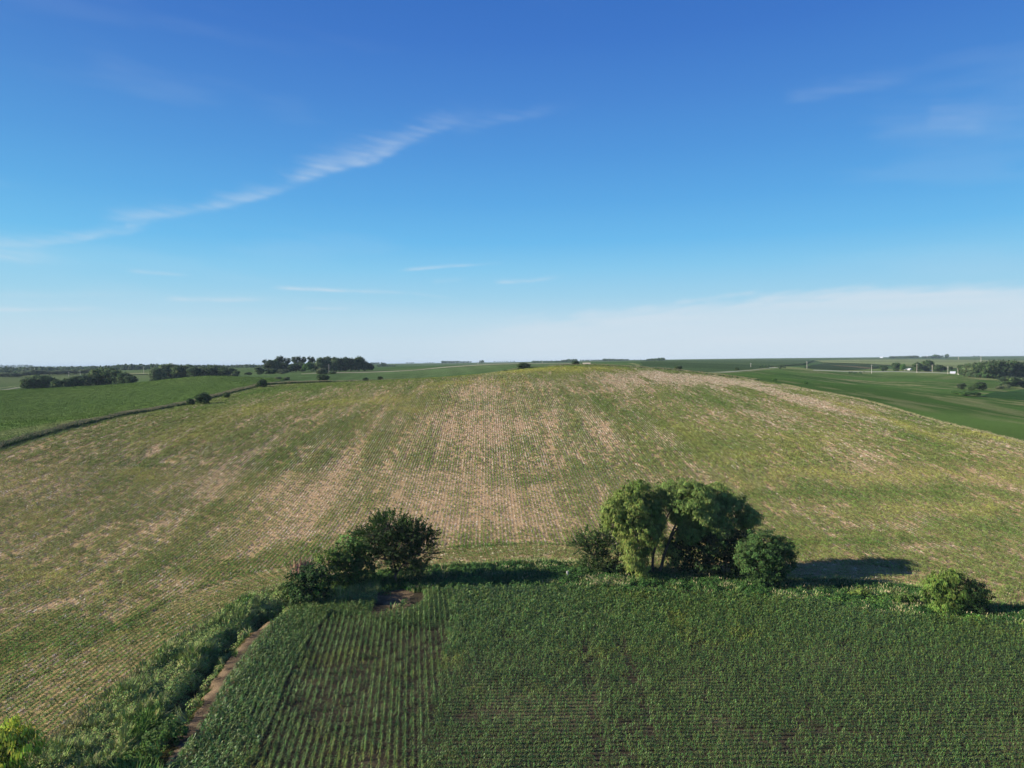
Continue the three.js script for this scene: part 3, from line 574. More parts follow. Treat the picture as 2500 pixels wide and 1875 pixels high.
function weedClump(seed, n, h, rad, size, cols) {
  const r = rng(seed), b = new Bag();
  for (let i = 0; i < n; i++) {
    const a = r() * 6.283, e = Math.acos(r()), q = 0.55 + 0.45 * Math.sqrt(r()), o = V(Math.cos(a) * Math.sin(e), Math.cos(e), Math.sin(a) * Math.sin(e)), p = V(o.x * rad * q, 0.08 + o.y * h * q, o.z * rad * q);
    const n2 = o.clone().add(V((r() - 0.5) * 1.2, r() * 0.8, (r() - 0.5) * 1.2)).normalize(), al = new THREE.Vector3().crossVectors(n2, V(r() - 0.5, r() - 0.5, r() - 0.5)).normalize(), c = cols[Math.floor(r() * cols.length)].map((k) => k * (0.7 + 0.6 * r()));
    b.leaf(p, al, n2, size * (0.7 + 0.7 * r()), size * (0.5 + 0.4 * r()), c);
  }
  return b.geometry();
}
const greyGrass = [[0.3, 0.36, 0.12], [0.23, 0.31, 0.09], [0.38, 0.4, 0.17], [0.18, 0.27, 0.06]], brightGrass = [[0.14, 0.24, 0.05], [0.18, 0.27, 0.06], [0.1, 0.2, 0.04]], tanGrass = [[0.33, 0.31, 0.13], [0.28, 0.3, 0.1], [0.4, 0.33, 0.17]], darkWeed = [[0.045, 0.11, 0.025], [0.06, 0.13, 0.03], [0.035, 0.09, 0.02]], limeWeed = [[0.1, 0.2, 0.035], [0.14, 0.24, 0.045], [0.07, 0.16, 0.03]];
const tuftA = grassTuft(1, 60, 1.15, 0.6, greyGrass, 0.0), tuftB = grassTuft(2, 50, 0.95, 0.6, brightGrass, 0), tuftC = grassTuft(3, 26, 0.7, 0.45, tanGrass, 0.2), tuftD = grassTuft(4, 30, 0.9, 0.5, [...darkWeed, ...greyGrass], 0.05);
const weedA = weedClump(5, 110, 0.8, 0.7, 0.19, darkWeed), weedB = weedClump(6, 110, 0.7, 0.7, 0.18, limeWeed), weedC = weedClump(7, 120, 0.95, 0.7, 0.16, [[0.25, 0.32, 0.09], [0.19, 0.28, 0.07], [0.33, 0.38, 0.14], [0.13, 0.21, 0.05]]);
{
  const r = rng(21), L = { tuftA: [], tuftB: [], tuftC: [], tuftD: [], weedA: [], weedB: [], weedC: [] }, f = sd(stripPoly);
  const bx = [Math.min(...stripPoly.map((p) => p[0])), Math.max(...stripPoly.map((p) => p[0])), Math.min(...stripPoly.map((p) => p[1])), Math.max(...stripPoly.map((p) => p[1]))];
  const leftDirt = dirtIn[1];
  for (let Z = Math.max(50, bx[2]); Z < bx[3]; Z += 0.36) for (let x = bx[0]; x < bx[1]; x += 0.36) {
    const X = x + (r() - 0.5) * 0.4, Q = Z + (r() - 0.5) * 0.4;
    if (Math.abs(X) > 0.9 * Q + 14 || f(X, Q) < 0.05) continue;
    const e = segDist(X, Q, stubbleEdge, false), d = segDist(X, Q, ditchLine, false), dirt = onDirt(X, Q), n = fbm(X * 0.22, Q * 0.22, 3), turn = r() * 6.283;
    if (dirt > 0.25 && r() < 0.97 + 0.025 * smooth(0.4, 0.6, n)) continue;
    const ditchSide = X < G_x940 && d < 14; if (!ditchSide && r() < 0.25) continue;
    if (e < 0.9) { (r() < (ditchSide ? 0.75 : 0.12) ? L.tuftC : r() < 0.5 ? L.tuftD : L.tuftB).push([X, Q, turn, 0.8 + 0.5 * r()]); continue; }
    if (ditchSide) {
      const rightBank = leftDirt(X, Q) > -2.0 && d > 1.0 && leftDirt(X, Q) > 0.9 - d;
      if (d < 0.9) { if (r() < 0.15) L.tuftD.push([X, Q, turn, 0.6 + 0.4 * r()]); continue; }
      if (rightBank) { if (r() < 0.16) (n > 0.5 ? L.weedB : L.tuftB).push([X, Q, turn, 0.3 + 0.4 * r()]); continue; }
      if (r() < 0.62) (n > 0.62 ? (r() < 0.5 ? L.tuftB : L.weedB) : n < 0.4 || r() < 0.55 ? L.weedC : L.tuftA).push([X, Q, turn, 0.5 + 0.3 * r() + 0.35 * smooth(0.4, 0.62, fbm(X * 0.28 + 5, Q * 0.28, 2)), null, 0, (0.9 + 0.9 * smooth(0.35, 0.65, n)) * (0.8 + 0.4 * r())]);
    } else if (r() < 0.42) {
      const m = fbm(X * 0.13 + 40, Q * 0.3, 3) - 0.05, lime = smooth(50, 64, X) * 0.25;
      (m + lime > 0.66 ? L.weedB : m > 0.48 ? L.weedA : m > 0.36 ? L.tuftD : L.weedA).push([X, Q, turn, 0.7 + 0.7 * r()]);
    }
  }
  const lab = { tuftA: 'tall grey-green reed grass along the ditch bank', tuftB: 'bright green grass on the ditch bank and field strip', tuftC: 'tan dry grass along the edge of the stubble field', tuftD: 'dark low grass in the strip between the fields', weedA: 'dark leafy weeds in the strip between the fields', weedB: 'lime green leafy weeds in the strip between the fields', weedC: 'grey-green leafy weeds in the strip between the fields' };
  const geo = { tuftA, tuftB, tuftC, tuftD, weedA, weedB, weedC };
  for (const k in L) strew(k.startsWith('tuft') ? 'grass' : 'weeds', geo[k], bladeMat, L[k], lab[k]);
  // fence line grass: a dark, ragged band round the far sides of the stubble
  const line = [], pale = [];
  for (let s = 1; s < fence.length; s++) {
    const [ax, az] = fence[s - 1], [qx, qz] = fence[s], len = Math.hypot(qx - ax, qz - az), left = s < 6;
    for (let t = 0; t < len; t += left ? 0.55 : 0.8) for (let k = 0; k < (left ? 4 : 2); k++) {
      const w = left ? 3.2 : 2.5, o = (r() - 0.5) * w, x = lerp(ax, qx, t / len) + o * (qz - az) / len, Z = lerp(az, qz, t / len) - o * (qx - ax) / len;
      if (Math.abs(x) > 0.92 * Z + 14) continue;
      const big = 0.8 + 0.7 * fbm(t * 0.12 + s * 9, 3, 3);
      (left ? (r() < 0.92 ? line : pale) : (r() < 0.5 ? line : pale)).push([x, Z, r() * 6.283, (left ? 0.95 : 0.8) * big + 0.3 * r()]);
    }
  }
  for (let t = 0; t < 1; t += 0.0016) { const Z = lerp(150, 400, t), x = 154.5 + (r() - 0.5) * 2 - smooth(300, 400, Z) * 2.5; pale.push([x, Z, r() * 6.283, 0.4 + 0.35 * r()]); }
  strew('fence_line_grass', grassTuft(31, 36, 1.1, 0.8, [...darkWeed, [0.1, 0.13, 0.065], [0.15, 0.17, 0.09], [0.07, 0.11, 0.04]], 0.15), bladeMat, line, 'dark ragged grass along the fence line of the stubble field');
  strew('fence_line_grass', grassTuft(32, 30, 0.9, 0.8, [[0.4, 0.39, 0.2], [0.3, 0.31, 0.14], [0.48, 0.43, 0.26]], 0.3), bladeMat, pale, 'pale dry grass along the far border of the stubble field');
}

// ---------------------------------------------------------------- trees
// kind: leafy (tufts face outward), willow (long hanging tufts), fan (sprays that reach out along the limbs)
function growCrown(bag, twigs, blobs, o, r) {
  for (const [bx, by, bz, rx, ry, rz, tint = 0] of blobs) {
    const area = (rx * ry + ry * rz + rx * rz) * 4.19 / 1.0, nC = Math.max(3, Math.round(area * o.clumps));
    for (let i = 0; i < nC; i++) {
      const z = 2 * r() - 1, a = r() * 6.283, s = Math.sqrt(1 - z * z), out = V(s * Math.cos(a), z, s * Math.sin(a)), q = r() < 0.14 ? 1.05 + 0.3 * r() : 0.45 + 0.62 * Math.pow(r(), 0.6);
      if (out.y < -0.3 && r() < 0.4) continue;
      const c = V(bx + out.x * rx * q, by + out.y * ry * q, bz + out.z * rz * q), rc = o.rc * (q > 1.05 ? 0.6 : 0.55 + 0.9 * r()), tone = (0.6 + 0.75 * r()), hue = clamp(tint + 0.35 * (r() - 0.5));
      if (r() < o.twigs) twigs.push([V(bx, by, bz), c]);
      const radial = V(out.x / rx, out.y / ry * 1.2, out.z / rz).normalize();
      for (let k = 0; k < o.leaves; k++) {
        const j = V((r() - 0.5) * 2, (r() - 0.5) * 1.5, (r() - 0.5) * 2).multiplyScalar(rc * (0.4 + 0.6 * r())), col = mix3(o.c0, o.c1, clamp(hue + 0.3 * (r() - 0.5))).map((v) => v * tone * (0.8 + 0.4 * r()));
        if (o.kind === 'willow') {
          const p = c.clone().add(j), al = V(radial.x * 0.35 + (r() - 0.5) * 0.5, -1 + 0.55 * Math.max(0, radial.y) + (r() - 0.5) * 0.5, radial.z * 0.35 + (r() - 0.5) * 0.5).normalize(), n = V(radial.x + (r() - 0.5), 0.5 * r(), radial.z + (r() - 0.5)).normalize();
          bag.leaf(p, al, n, o.size * (0.8 + 0.9 * r()), o.size * (0.24 + 0.2 * r()), col);
        } else if (o.kind === 'fan') {
          const dir = V(radial.x, 0.25 + 0.35 * radial.y, radial.z).normalize(), t = r() * 1.5, p = c.clone().addScaledVector(dir, t * rc * 1.5 - rc * 0.5).add(j.multiplyScalar(0.55 - 0.22 * t)), n = V((r() - 0.5) * 0.9 + radial.x * 0.3, 1, (r() - 0.5) * 0.9 + radial.z * 0.3).normalize(), al = dir.clone().add(V((r() - 0.5) * 1.3, (r() - 0.6) * 0.5, (r() - 0.5) * 1.3)).normalize();
          bag.leaf(p, al, n, o.size * (0.7 + 0.8 * r()), o.size * (0.4 + 0.4 * r()), col);
        } else {
          const p = c.clone().add(j), n = radial.clone().multiplyScalar(0.9).add(V((r() - 0.5) * 1.5, r() * 0.7, (r() - 0.5) * 1.5)).normalize(), al = new THREE.Vector3().crossVectors(n, V(r() - 0.5, r() - 0.5, r() - 0.5)).normalize();
          bag.leaf(p, al, n, o.size * (0.7 + 0.7 * r()), o.size * (0.55 + 0.45 * r()), col);
        }
      }
    }
  }
}
// a tree at the origin: stems [[points], radius] and a crown of blobs [x, y, z, rx, ry, rz, tint]
function tree(name, seed, stems, blobs, o) {
  const r = rng(seed), root = new THREE.Group(), wood = new Bag(), twigs = [], leaves = new Bag(), bark = o.bark ?? [0.09, 0.075, 0.06];
  if (o.deep) blobs = blobs.map(([x, y, z, a, b, c, t], i) => [x, y, z + (i % 3 - 1) * 1.6, a, b, c * o.deep, t]);
  growCrown(leaves, twigs, blobs, o, r);
  for (const [pts, rad] of stems) {
    const c = new THREE.CatmullRomCurve3(pts.map((p) => V(...p))).getPoints(7);
    wood.tube(c.map((p, i) => p.add(V((r() - 0.5) * rad * 0.6 * (i > 0), 0, (r() - 0.5) * rad * 0.6 * (i > 0)))), c.map((_, i) => rad * (i === 0 ? 1.25 : 1 - 0.62 * (i / 7))), 7, bark.map((q) => q * (0.85 + 0.3 * r())));
  }
  const tips = stems.map(([p]) => V(...p[p.length - 1])), mids = stems.map(([p]) => V(...p[Math.max(0, p.length - 2)]));
  for (const [x, y, z, rx] of blobs) {                 // a limb from the nearest stem into every blob
    let k = 0; tips.forEach((t, i) => { if (t.distanceTo(V(x, y, z)) < tips[k].distanceTo(V(x, y, z))) k = i; });
    const from = tips[k].y < y + 0.5 ? tips[k] : mids[k], to = V(x, y, z), m = from.clone().lerp(to, 0.5).add(V((r() - 0.5) * rx * 0.4, -0.1 * rx, (r() - 0.5) * rx * 0.4)), rad = 0.035 + 0.035 * rx;
    wood.tube([from, m, to], [rad * 1.4, rad, rad * 0.5], 5, bark);
  }
  for (const [a, b] of twigs) wood.tube([a, a.clone().lerp(b, 0.55).add(V(0, 0.12, 0)), b], [0.045, 0.032, 0.014], 3, bark.map((q) => q * 1.15));
  put(new THREE.Mesh(wood.geometry(), barkMat), 'trunk', root);
  put(new THREE.Mesh(leaves.geometry(), leafMat), 'crown', root);
  put(root, name); root.castShadow = false;
  return root;
}
function stand(o, px, py, lift = 0) { const [x, Z] = G(px, py); o.position.set(x, ground(x, Z) + lift, -Z); return o; }
const DARK = { c0: [0.055, 0.11, 0.024], c1: [0.11, 0.18, 0.038] }, MID = { c0: [0.055, 0.12, 0.026], c1: [0.13, 0.22, 0.05] }, LIME = { c0: [0.1, 0.19, 0.035], c1: [0.2, 0.28, 0.055] }, WILLOW = { c0: [0.13, 0.205, 0.05], c1: [0.3, 0.37, 0.11] }, GOLD = { c0: [0.14, 0.205, 0.045], c1: [0.25, 0.31, 0.075] };

stand(tag(tree('elm_tree', 41, [[[[0, -0.2, 0], [0.2, 2, 0], [-0.3, 4.4, 0]], 0.3], [[[0.2, 1.6, 0], [1.6, 3.6, 0.3], [2.6, 5.5, 0]], 0.2], [[[0, 1.8, 0], [-1.4, 4, -0.4], [-2.6, 6.4, 0]], 0.18]],
  [[-0.8, 9.8, 0, 3.4, 1.9, 3.0], [-3.8, 8.6, 0.3, 2.4, 1.3, 2.2], [3.2, 8.4, 0, 3.2, 2.0, 2.8], [5.2, 7.6, 0, 2.0, 1.0, 1.8], [4.6, 5.4, 0.4, 2.6, 1.5, 2.4], [0, 6.6, 0, 3.8, 2.3, 3.4], [-1.8, 4.6, 0.8, 2.4, 1.7, 2.2], [2.2, 3.6, 0.6, 2.6, 1.6, 2.2], [3.6, 2.3, 0.6, 1.5, 1.0, 1.4]],
  { kind: 'fan', clumps: 2.1, rc: 0.8, leaves: 44, size: 0.27, twigs: 0.25, ...DARK, bark: [0.12, 0.1, 0.085] }), 'broad dark green elm beside the bare dirt patch at the corn edge', 'tree'), 964, 1424).scale.setScalar(0.94);
stand(tag(tree('shrub', 42, [[[[0, 0, 0], [0.2, 1.5, 0], [0.3, 3, 0]], 0.12]], [[-0.3, 5.6, 0, 2.2, 1.6, 2, 0.5], [1.6, 5.0, -0.3, 2, 1.5, 1.8, 0.3], [-0.8, 3.4, 0.6, 2, 1.6, 1.8, 0.1], [1.2, 2.4, 0.8, 2, 1.6, 1.7, 0], [0, 1.2, 0.8, 1.8, 1.1, 1.5, 0]], { kind: 'leafy', clumps: 1.2, rc: 0.6, leaves: 26, size: 0.34, twigs: 0.2, ...MID }), 'bright topped tall shrub touching the dark elm on its sunny side', 'shrub'), 866, 1426).scale.setScalar(1.18);
stand(tag(tree('shrub', 43, [[[[0, 0, 0], [0, 1.5, 0], [-0.2, 3, 0]], 0.1]], [[-0.4, 4.9, 0, 2, 1.2, 1.7, 0.7], [1.3, 4.3, 0, 1.8, 1.3, 1.6, 0.3], [0, 2.8, 0.5, 2.2, 1.6, 1.8, 0], [1.4, 1.6, 0.6, 1.8, 1.3, 1.5, 0]], { kind: 'leafy', clumps: 1.2, rc: 0.55, leaves: 24, size: 0.3, twigs: 0.2, c0: [0.04, 0.09, 0.02], c1: [0.13, 0.19, 0.035] }), 'rounded shrub with yellow-green top, second in the row from the elm', 'shrub'), 808, 1438).scale.setScalar(1.1);
stand(tag(tree('shrub', 44, [[[[0, 0, 0], [0, 1, 0], [0.2, 2, 0]], 0.09]], [[-0.4, 3.6, 0, 2, 1.5, 1.7, 0.1], [1.5, 3.4, 0, 1.8, 1.4, 1.6, 0], [-1.6, 2.2, 0.4, 1.7, 1.4, 1.5, 0.4], [0.4, 1.6, 0.7, 2.3, 1.4, 1.6, 0.1], [-0.2, 0.9, 1.3, 1.8, 1, 1.2, 0.3]], { kind: 'leafy', clumps: 1.2, rc: 0.55, leaves: 24, size: 0.32, twigs: 0.2, c0: [0.03, 0.075, 0.018], c1: [0.09, 0.15, 0.04] }), 'dark bush at the upper end of the ditch, with dry stalks above it', 'bush'), 756, 1470).scale.setScalar(1.18);
{
  const t = stand(tag(new THREE.Group(), 'tuft of dry pinkish brown stalks rising from the dark ditch bush', 'dry stalks'), 742, 1462); put(t, 'dry_stalks'); t.castShadow = false;
  const r = rng(45), b = new Bag();
  for (let i = 0; i < 170; i++) { const a = r() * 6.283, d = 1.7 * Math.sqrt(r()), p = V(Math.cos(a) * d - 0.3, 3.0 + r(), Math.sin(a) * d * 0.7 - 0.5), al = V((r() - 0.5) * 0.5, 1, (r() - 0.5) * 0.5).normalize(); b.leaf(p, al, V(Math.cos(a), 0.2, Math.sin(a)), 1.6 + 1.3 * r(), 0.1 + 0.08 * r(), [0.27, 0.17, 0.12].map((q) => q * (0.7 + 0.6 * r()))); }
  put(new THREE.Mesh(b.geometry(), bladeMat), 'stalks', t);
}
// the clump of willows in the strip
stand(tag(tree('elm_tree', 51, [[[[0, -0.2, 0], [0.1, 1.5, 0], [0.1, 3, 0]], 0.2], [[[0, 1, 0], [-1, 3, 0], [-1.6, 5.2, 0]], 0.12], [[[0, 1, 0], [0.9, 3, 0], [1.6, 5.2, 0]], 0.12]],
  [[-2.2, 6.8, 0, 1.3, 1.3, 1.3], [-3.0, 5.2, 0, 1.6, 0.9, 1.4], [1.1, 7.0, 0, 1.5, 1.3, 1.4], [-0.4, 5.4, 0, 1.8, 1.4, 1.7], [2.0, 5.2, 0, 1.6, 1.1, 1.4], [-0.8, 3.4, 0.3, 2.0, 1.4, 1.8], [0.8, 2.2, 0.4, 2.2, 1.3, 1.8], [-1.4, 1.6, 0.6, 1.8, 1.1, 1.5]],
  { kind: 'fan', clumps: 2.2, rc: 0.66, leaves: 40, size: 0.25, twigs: 0.25, ...DARK }), 'dark fan-shaped young elm left of the yellow-green willow', 'tree'), 1458, 1400).scale.setScalar(0.92);
stand(tag(tree('willow_tree', 52, [[[[0, -0.3, 0], [-0.2, 3.5, 0], [0.1, 7, 0], [-0.2, 10, 0]], 0.34], [[[-0.1, 5.5, 0], [1.5, 8.5, -0.3], [1.2, 12.5, 0]], 0.16], [[[0, 7, 0], [-2, 10, 0.2], [-3.2, 12, 0]], 0.14]],
  [[0.4, 14.6, 0, 1.9, 1.5, 1.8, 0.1], [-2.0, 13.4, 0, 2.1, 1.6, 1.9, 0.6], [-4.0, 12.0, 0, 2.0, 1.7, 1.8, 0.5], [-4.6, 9.9, 0.1, 1.5, 1.7, 1.5, 0.4], [-2.4, 10.6, 0.5, 1.9, 1.5, 1.7, 0.7], [-0.6, 12.0, 0.5, 2.2, 1.7, 1.9, 0.6], [-2.0, 8.2, 0.3, 1.7, 1.7, 1.3, 0.8], [-1.3, 6.2, 0.4, 1.5, 1.8, 1.2, 0.9], [-1.0, 4.0, 0.4, 1.5, 1.7, 1.1, 0.9], [-0.7, 2.0, 0.9, 1.4, 1.6, 1.0, 0.8], [0.8, 1.8, 1.2, 1.1, 2.0, 0.9, 0.8], [0.5, 9.2, 0.7, 1.8, 1.6, 1.3, 0.6], [2.2, 12.4, -0.3, 1.7, 1.6, 1.6, 0.3], [2.6, 10.4, -0.3, 1.8, 2.0, 1.6, 0.1], [2.1, 7.6, -0.2, 1.5, 1.8, 1.3, 0.1], [1.5, 4.8, 0, 1.2, 1.9, 1.0, 0.4]],
  { kind: 'willow', clumps: 2.3, rc: 0.6, leaves: 46, size: 0.32, twigs: 0.2, deep: 1.3, ...GOLD, bark: [0.2, 0.17, 0.14] }), 'tall yellow-green willow with foliage hanging to the ground and pale trunk', 'tree'), 1556, 1412);
stand(tag(tree('willow_tree', 53, [[[[-0.6, -0.3, 0], [-0.2, 4, 0], [1.2, 8, 0], [3, 11.5, 0]], 0.26], [[[0.4, -0.3, 0.4], [1.6, 4, 0.3], [3.2, 8, 0], [4.6, 11, 0]], 0.3], [[[2.4, 6, 0], [4.6, 9, -0.2], [6.4, 12, 0]], 0.16]],
  [[2.6, 14.2, 0, 1.9, 1.6, 1.9, 0.4], [5.2, 14.8, -0.3, 2.1, 1.4, 1.9, 0.3], [7.4, 14.2, -0.4, 1.9, 1.4, 1.7, 0.2], [1.6, 12.2, 0, 1.7, 1.6, 1.6, 0.5], [3.8, 12.2, 0.2, 2.4, 1.7, 2.1, 0.2], [6.2, 12.0, 0, 2.4, 1.8, 2.0, 0], [4.6, 9.8, 0.2, 2.2, 1.6, 1.8, 0], [7.2, 9.4, -0.6, 2.0, 1.8, 1.8, 0.1], [6.0, 7.4, -0.8, 2.0, 1.6, 1.8, 0.2], [1.4, 6.6, -2.2, 1.1, 1.5, 1.2, 0.4], [2.8, 4.2, -2.2, 1.7, 1.5, 1.4, 0.3], [0.6, 9.4, -1.6, 1.2, 1.4, 1.2, 0.4]],
  { kind: 'willow', clumps: 2.4, rc: 0.62, leaves: 46, size: 0.27, twigs: 0.2, deep: 1.45, ...WILLOW, bark: [0.07, 0.06, 0.05] }), 'willow on two dark leaning trunks next to the yellow-green willow', 'tree'), 1600, 1403);
stand(tag(tree('willow_tree', 54, [[[[0, -0.3, 0], [0.2, 3, 0], [0.3, 6, 0], [-0.5, 9, 0]], 0.36], [[[0.2, 4.5, 0], [-1.8, 7, 0], [-3.2, 9.6, 0]], 0.18], [[[0.2, 5.5, 0], [1.6, 8.5, 0], [2.2, 11.5, 0]], 0.18]],
  [[-3.4, 11.6, 0, 2.0, 1.8, 1.9, 0.9], [-4.2, 9.4, 0.2, 1.7, 1.5, 1.6, 0.8], [-1.2, 13.4, 0, 1.8, 1.3, 1.7, 0.8], [2.2, 13.8, -0.2, 1.7, 1.3, 1.6, 0.5], [0.4, 11.9, 0.9, 1.6, 1.2, 1.4, 0.6], [-1.6, 10.2, 0.8, 2.5, 1.8, 2.1, 0.6], [1.4, 11.0, 0.2, 2.4, 1.8, 2.1, 0.1], [-2.6, 7.7, 0.4, 2.4, 1.3, 2.0, 0.5], [0.4, 8.0, 0.4, 2.4, 1.8, 2.0, 0.2], [1.4, 6.4, 0.6, 1.6, 1.4, 1.6, 0.3], [-4.0, 6.6, 0.4, 1.6, 1.3, 1.4, 0.7], [2.6, 8.6, -0.2, 2.0, 1.8, 1.8, 0.1], [-2.4, 5.4, -0.5, 2.0, 1.4, 1.8, 0.2], [3.4, 11.6, -0.6, 1.8, 1.6, 1.8, 0.3]],
  { kind: 'willow', clumps: 2.4, rc: 0.66, leaves: 46, size: 0.27, twigs: 0.2, deep: 1.45, ...WILLOW, bark: [0.06, 0.05, 0.042] }), 'largest round-headed willow in the middle of the clump, upright dark trunk', 'tree'), 1728, 1398);
stand(tag(tree('willow_tree', 55, [[[[0, -0.3, 0], [0.3, 3, 0], [0.2, 6, 0], [0.8, 9, 0]], 0.24], [[[0.2, 5, 0], [1.6, 7, 0], [2.8, 8.5, 0]], 0.13]],
  [[-0.6, 11.6, 0, 1.6, 1.3, 1.5, 0.4], [1.2, 11.2, 0, 1.7, 1.4, 1.6, 0.4], [2.8, 9.6, 0, 1.7, 1.4, 1.6, 0.4], [3.4, 7.8, 0, 1.5, 1.4, 1.5, 0.3], [1.8, 8.4, 0.4, 1.5, 1.2, 1.4, 0.2], [2.2, 6.2, 0.3, 1.6, 1.2, 1.5, 0.2]],
  { kind: 'willow', clumps: 2.2, rc: 0.6, leaves: 42, size: 0.27, twigs: 0.25, deep: 1.4, ...WILLOW, bark: [0.1, 0.085, 0.07] }), 'thin-crowned willow at the back behind the round dark green tree', 'tree'), 1786, 1390);
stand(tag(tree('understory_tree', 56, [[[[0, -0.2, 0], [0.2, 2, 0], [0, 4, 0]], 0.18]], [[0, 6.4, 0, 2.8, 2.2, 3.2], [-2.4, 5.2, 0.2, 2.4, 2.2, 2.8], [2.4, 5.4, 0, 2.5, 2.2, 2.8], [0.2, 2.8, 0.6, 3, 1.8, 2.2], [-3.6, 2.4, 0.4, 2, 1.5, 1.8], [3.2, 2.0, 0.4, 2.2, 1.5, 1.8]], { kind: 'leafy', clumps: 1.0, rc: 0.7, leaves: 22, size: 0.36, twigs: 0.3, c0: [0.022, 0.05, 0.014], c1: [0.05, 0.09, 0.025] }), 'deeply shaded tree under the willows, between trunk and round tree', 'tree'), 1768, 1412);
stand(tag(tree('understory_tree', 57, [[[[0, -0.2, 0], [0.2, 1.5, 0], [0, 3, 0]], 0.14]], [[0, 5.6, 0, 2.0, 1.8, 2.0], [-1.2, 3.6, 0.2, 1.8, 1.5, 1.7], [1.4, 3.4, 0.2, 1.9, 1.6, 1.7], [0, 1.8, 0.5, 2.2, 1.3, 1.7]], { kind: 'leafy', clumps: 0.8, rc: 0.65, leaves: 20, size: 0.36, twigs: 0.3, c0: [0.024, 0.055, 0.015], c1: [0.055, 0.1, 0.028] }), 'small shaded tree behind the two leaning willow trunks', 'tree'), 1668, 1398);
stand(tag(tree('round_tree', 58, [[[[0, -0.2, 0], [0.1, 1.6, 0], [0, 3.2, 0]], 0.24], [[[0, 1.2, 0], [-1.4, 3, 0.2], [-2.4, 5, 0]], 0.13], [[[0, 1.4, 0], [1.4, 3, 0], [2.4, 5, 0]], 0.13]],
  [[0, 8.4, 0, 2.9, 1.7, 2.7, 0.4], [-2.8, 7.0, 0.2, 2.0, 1.7, 1.9, 0.6], [2.8, 7.2, 0, 2.2, 1.6, 2.0, 0.2], [4.4, 5.8, 0, 1.4, 1.1, 1.3, 0.1], [-3.7, 5.0, 0.3, 1.5, 1.6, 1.4, 0.6], [0, 6.0, 0.9, 3.4, 2.0, 2.8, 0.2], [2.8, 4.4, 0.5, 2.4, 1.7, 2.1, 0.1], [-1.8, 3.6, 0.8, 2.2, 1.6, 1.9, 0.4], [0.8, 2.6, 0.9, 2.5, 1.5, 2.0, 0.1], [-1.2, 1.4, 1.0, 1.7, 1.1, 1.4, 0.3]],
  { kind: 'leafy', clumps: 2.0, rc: 0.6, leaves: 42, size: 0.23, twigs: 0.2, c0: [0.05, 0.115, 0.028], c1: [0.13, 0.22, 0.06] }), 'round dark green tree at the shadow end of the willow clump', 'tree'), 1866, 1434).scale.setScalar(0.9);
stand(tag(tree('shrub', 59, [[[[0, 0, 0], [0, 1, 0], [0.1, 2, 0]], 0.07]], [[-0.2, 3.4, 0, 1.5, 1.2, 1.4, 0.8], [0.6, 2.3, 0.2, 1.6, 1.2, 1.4, 0.5], [-0.8, 1.6, 0.2, 1.4, 1.0, 1.2, 0.6]], { kind: 'willow', clumps: 1.3, rc: 0.5, leaves: 22, size: 0.4, twigs: 0.2, ...WILLOW }), 'small sunlit grey-green shrub beneath the leaning willow trunks', 'shrub'), 1655, 1396);
stand(tag(tree('shrub', 60, [[[[0, 0, 0], [0.2, 1.6, 0], [0, 3.2, 0]], 0.09]], [[0, 4.6, 0, 1.7, 1.0, 1.4, 0.4], [0.8, 3.2, 0, 1.4, 1.1, 1.3, 0.7], [-0.4, 1.8, 0.2, 1.7, 1.2, 1.4, 0.2], [0.9, 1.0, 0.4, 1.4, 0.9, 1.2, 0.8]], { kind: 'leafy', clumps: 1.0, rc: 0.5, leaves: 20, size: 0.3, twigs: 0.3, c0: [0.035, 0.07, 0.02], c1: [0.13, 0.19, 0.05] }), 'thin half-bare shrub between fan-shaped elm and yellow-green willow', 'shrub'), 1512, 1406);
{
  const t = stand(tag(new THREE.Group(), 'bare grey dead branches poking out below the round dark green tree', 'dead branches'), 1806, 1418); put(t, 'dead_branch'); t.castShadow = false;
  const r = rng(61), b = new Bag();
  for (let i = 0; i < 7; i++) { const a = -0.6 + r() * 1.2; b.tube([V(0, 2.6, 0.4), V(a * 1.2, 2.2 + r(), 0.8), V(a * 2.4 + 0.4, 1.0 + 1.4 * r(), 1.2)], [0.07, 0.05, 0.02], 4, [0.42, 0.38, 0.33]); }
  b.tube([V(-0.1, -0.1, 0), V(0, 1.4, 0.2), V(0, 2.7, 0.4)], [0.12, 0.1, 0.06], 5, [0.38, 0.34, 0.3]);
  put(new THREE.Mesh(b.geometry(), barkMat), 'branch', t);
}
// willow shrubs on the right of the strip
stand(tag(tree('willow_shrub', 62, [[[[0, 0, 0], [0, 1.4, 0], [0.2, 2.8, 0]], 0.1], [[[0.2, 0, 0], [-0.9, 1.6, 0], [-1.6, 3, 0]], 0.07]], [[0.6, 5.3, 0, 1.3, 1.2, 1.3, 0.8], [-1.0, 4.6, 0, 1.5, 1.1, 1.4, 0.8], [-2.3, 4.4, 0, 1.2, 0.9, 1.2, 0.7], [-1.9, 3.0, 0.2, 1.6, 1.2, 1.4, 0.6], [0.4, 3.4, 0.4, 1.9, 1.4, 1.6, 0.7], [-0.6, 1.6, 0.6, 2.2, 1.2, 1.6, 0.5], [0.9, 1.4, 0.6, 1.4, 1.1, 1.2, 0.6]], { kind: 'willow', clumps: 2.2, rc: 0.5, leaves: 42, size: 0.28, twigs: 0.2, ...LIME }), 'feathery bright lime green willow shrub at the strip end', 'shrub'), 2312, 1498);
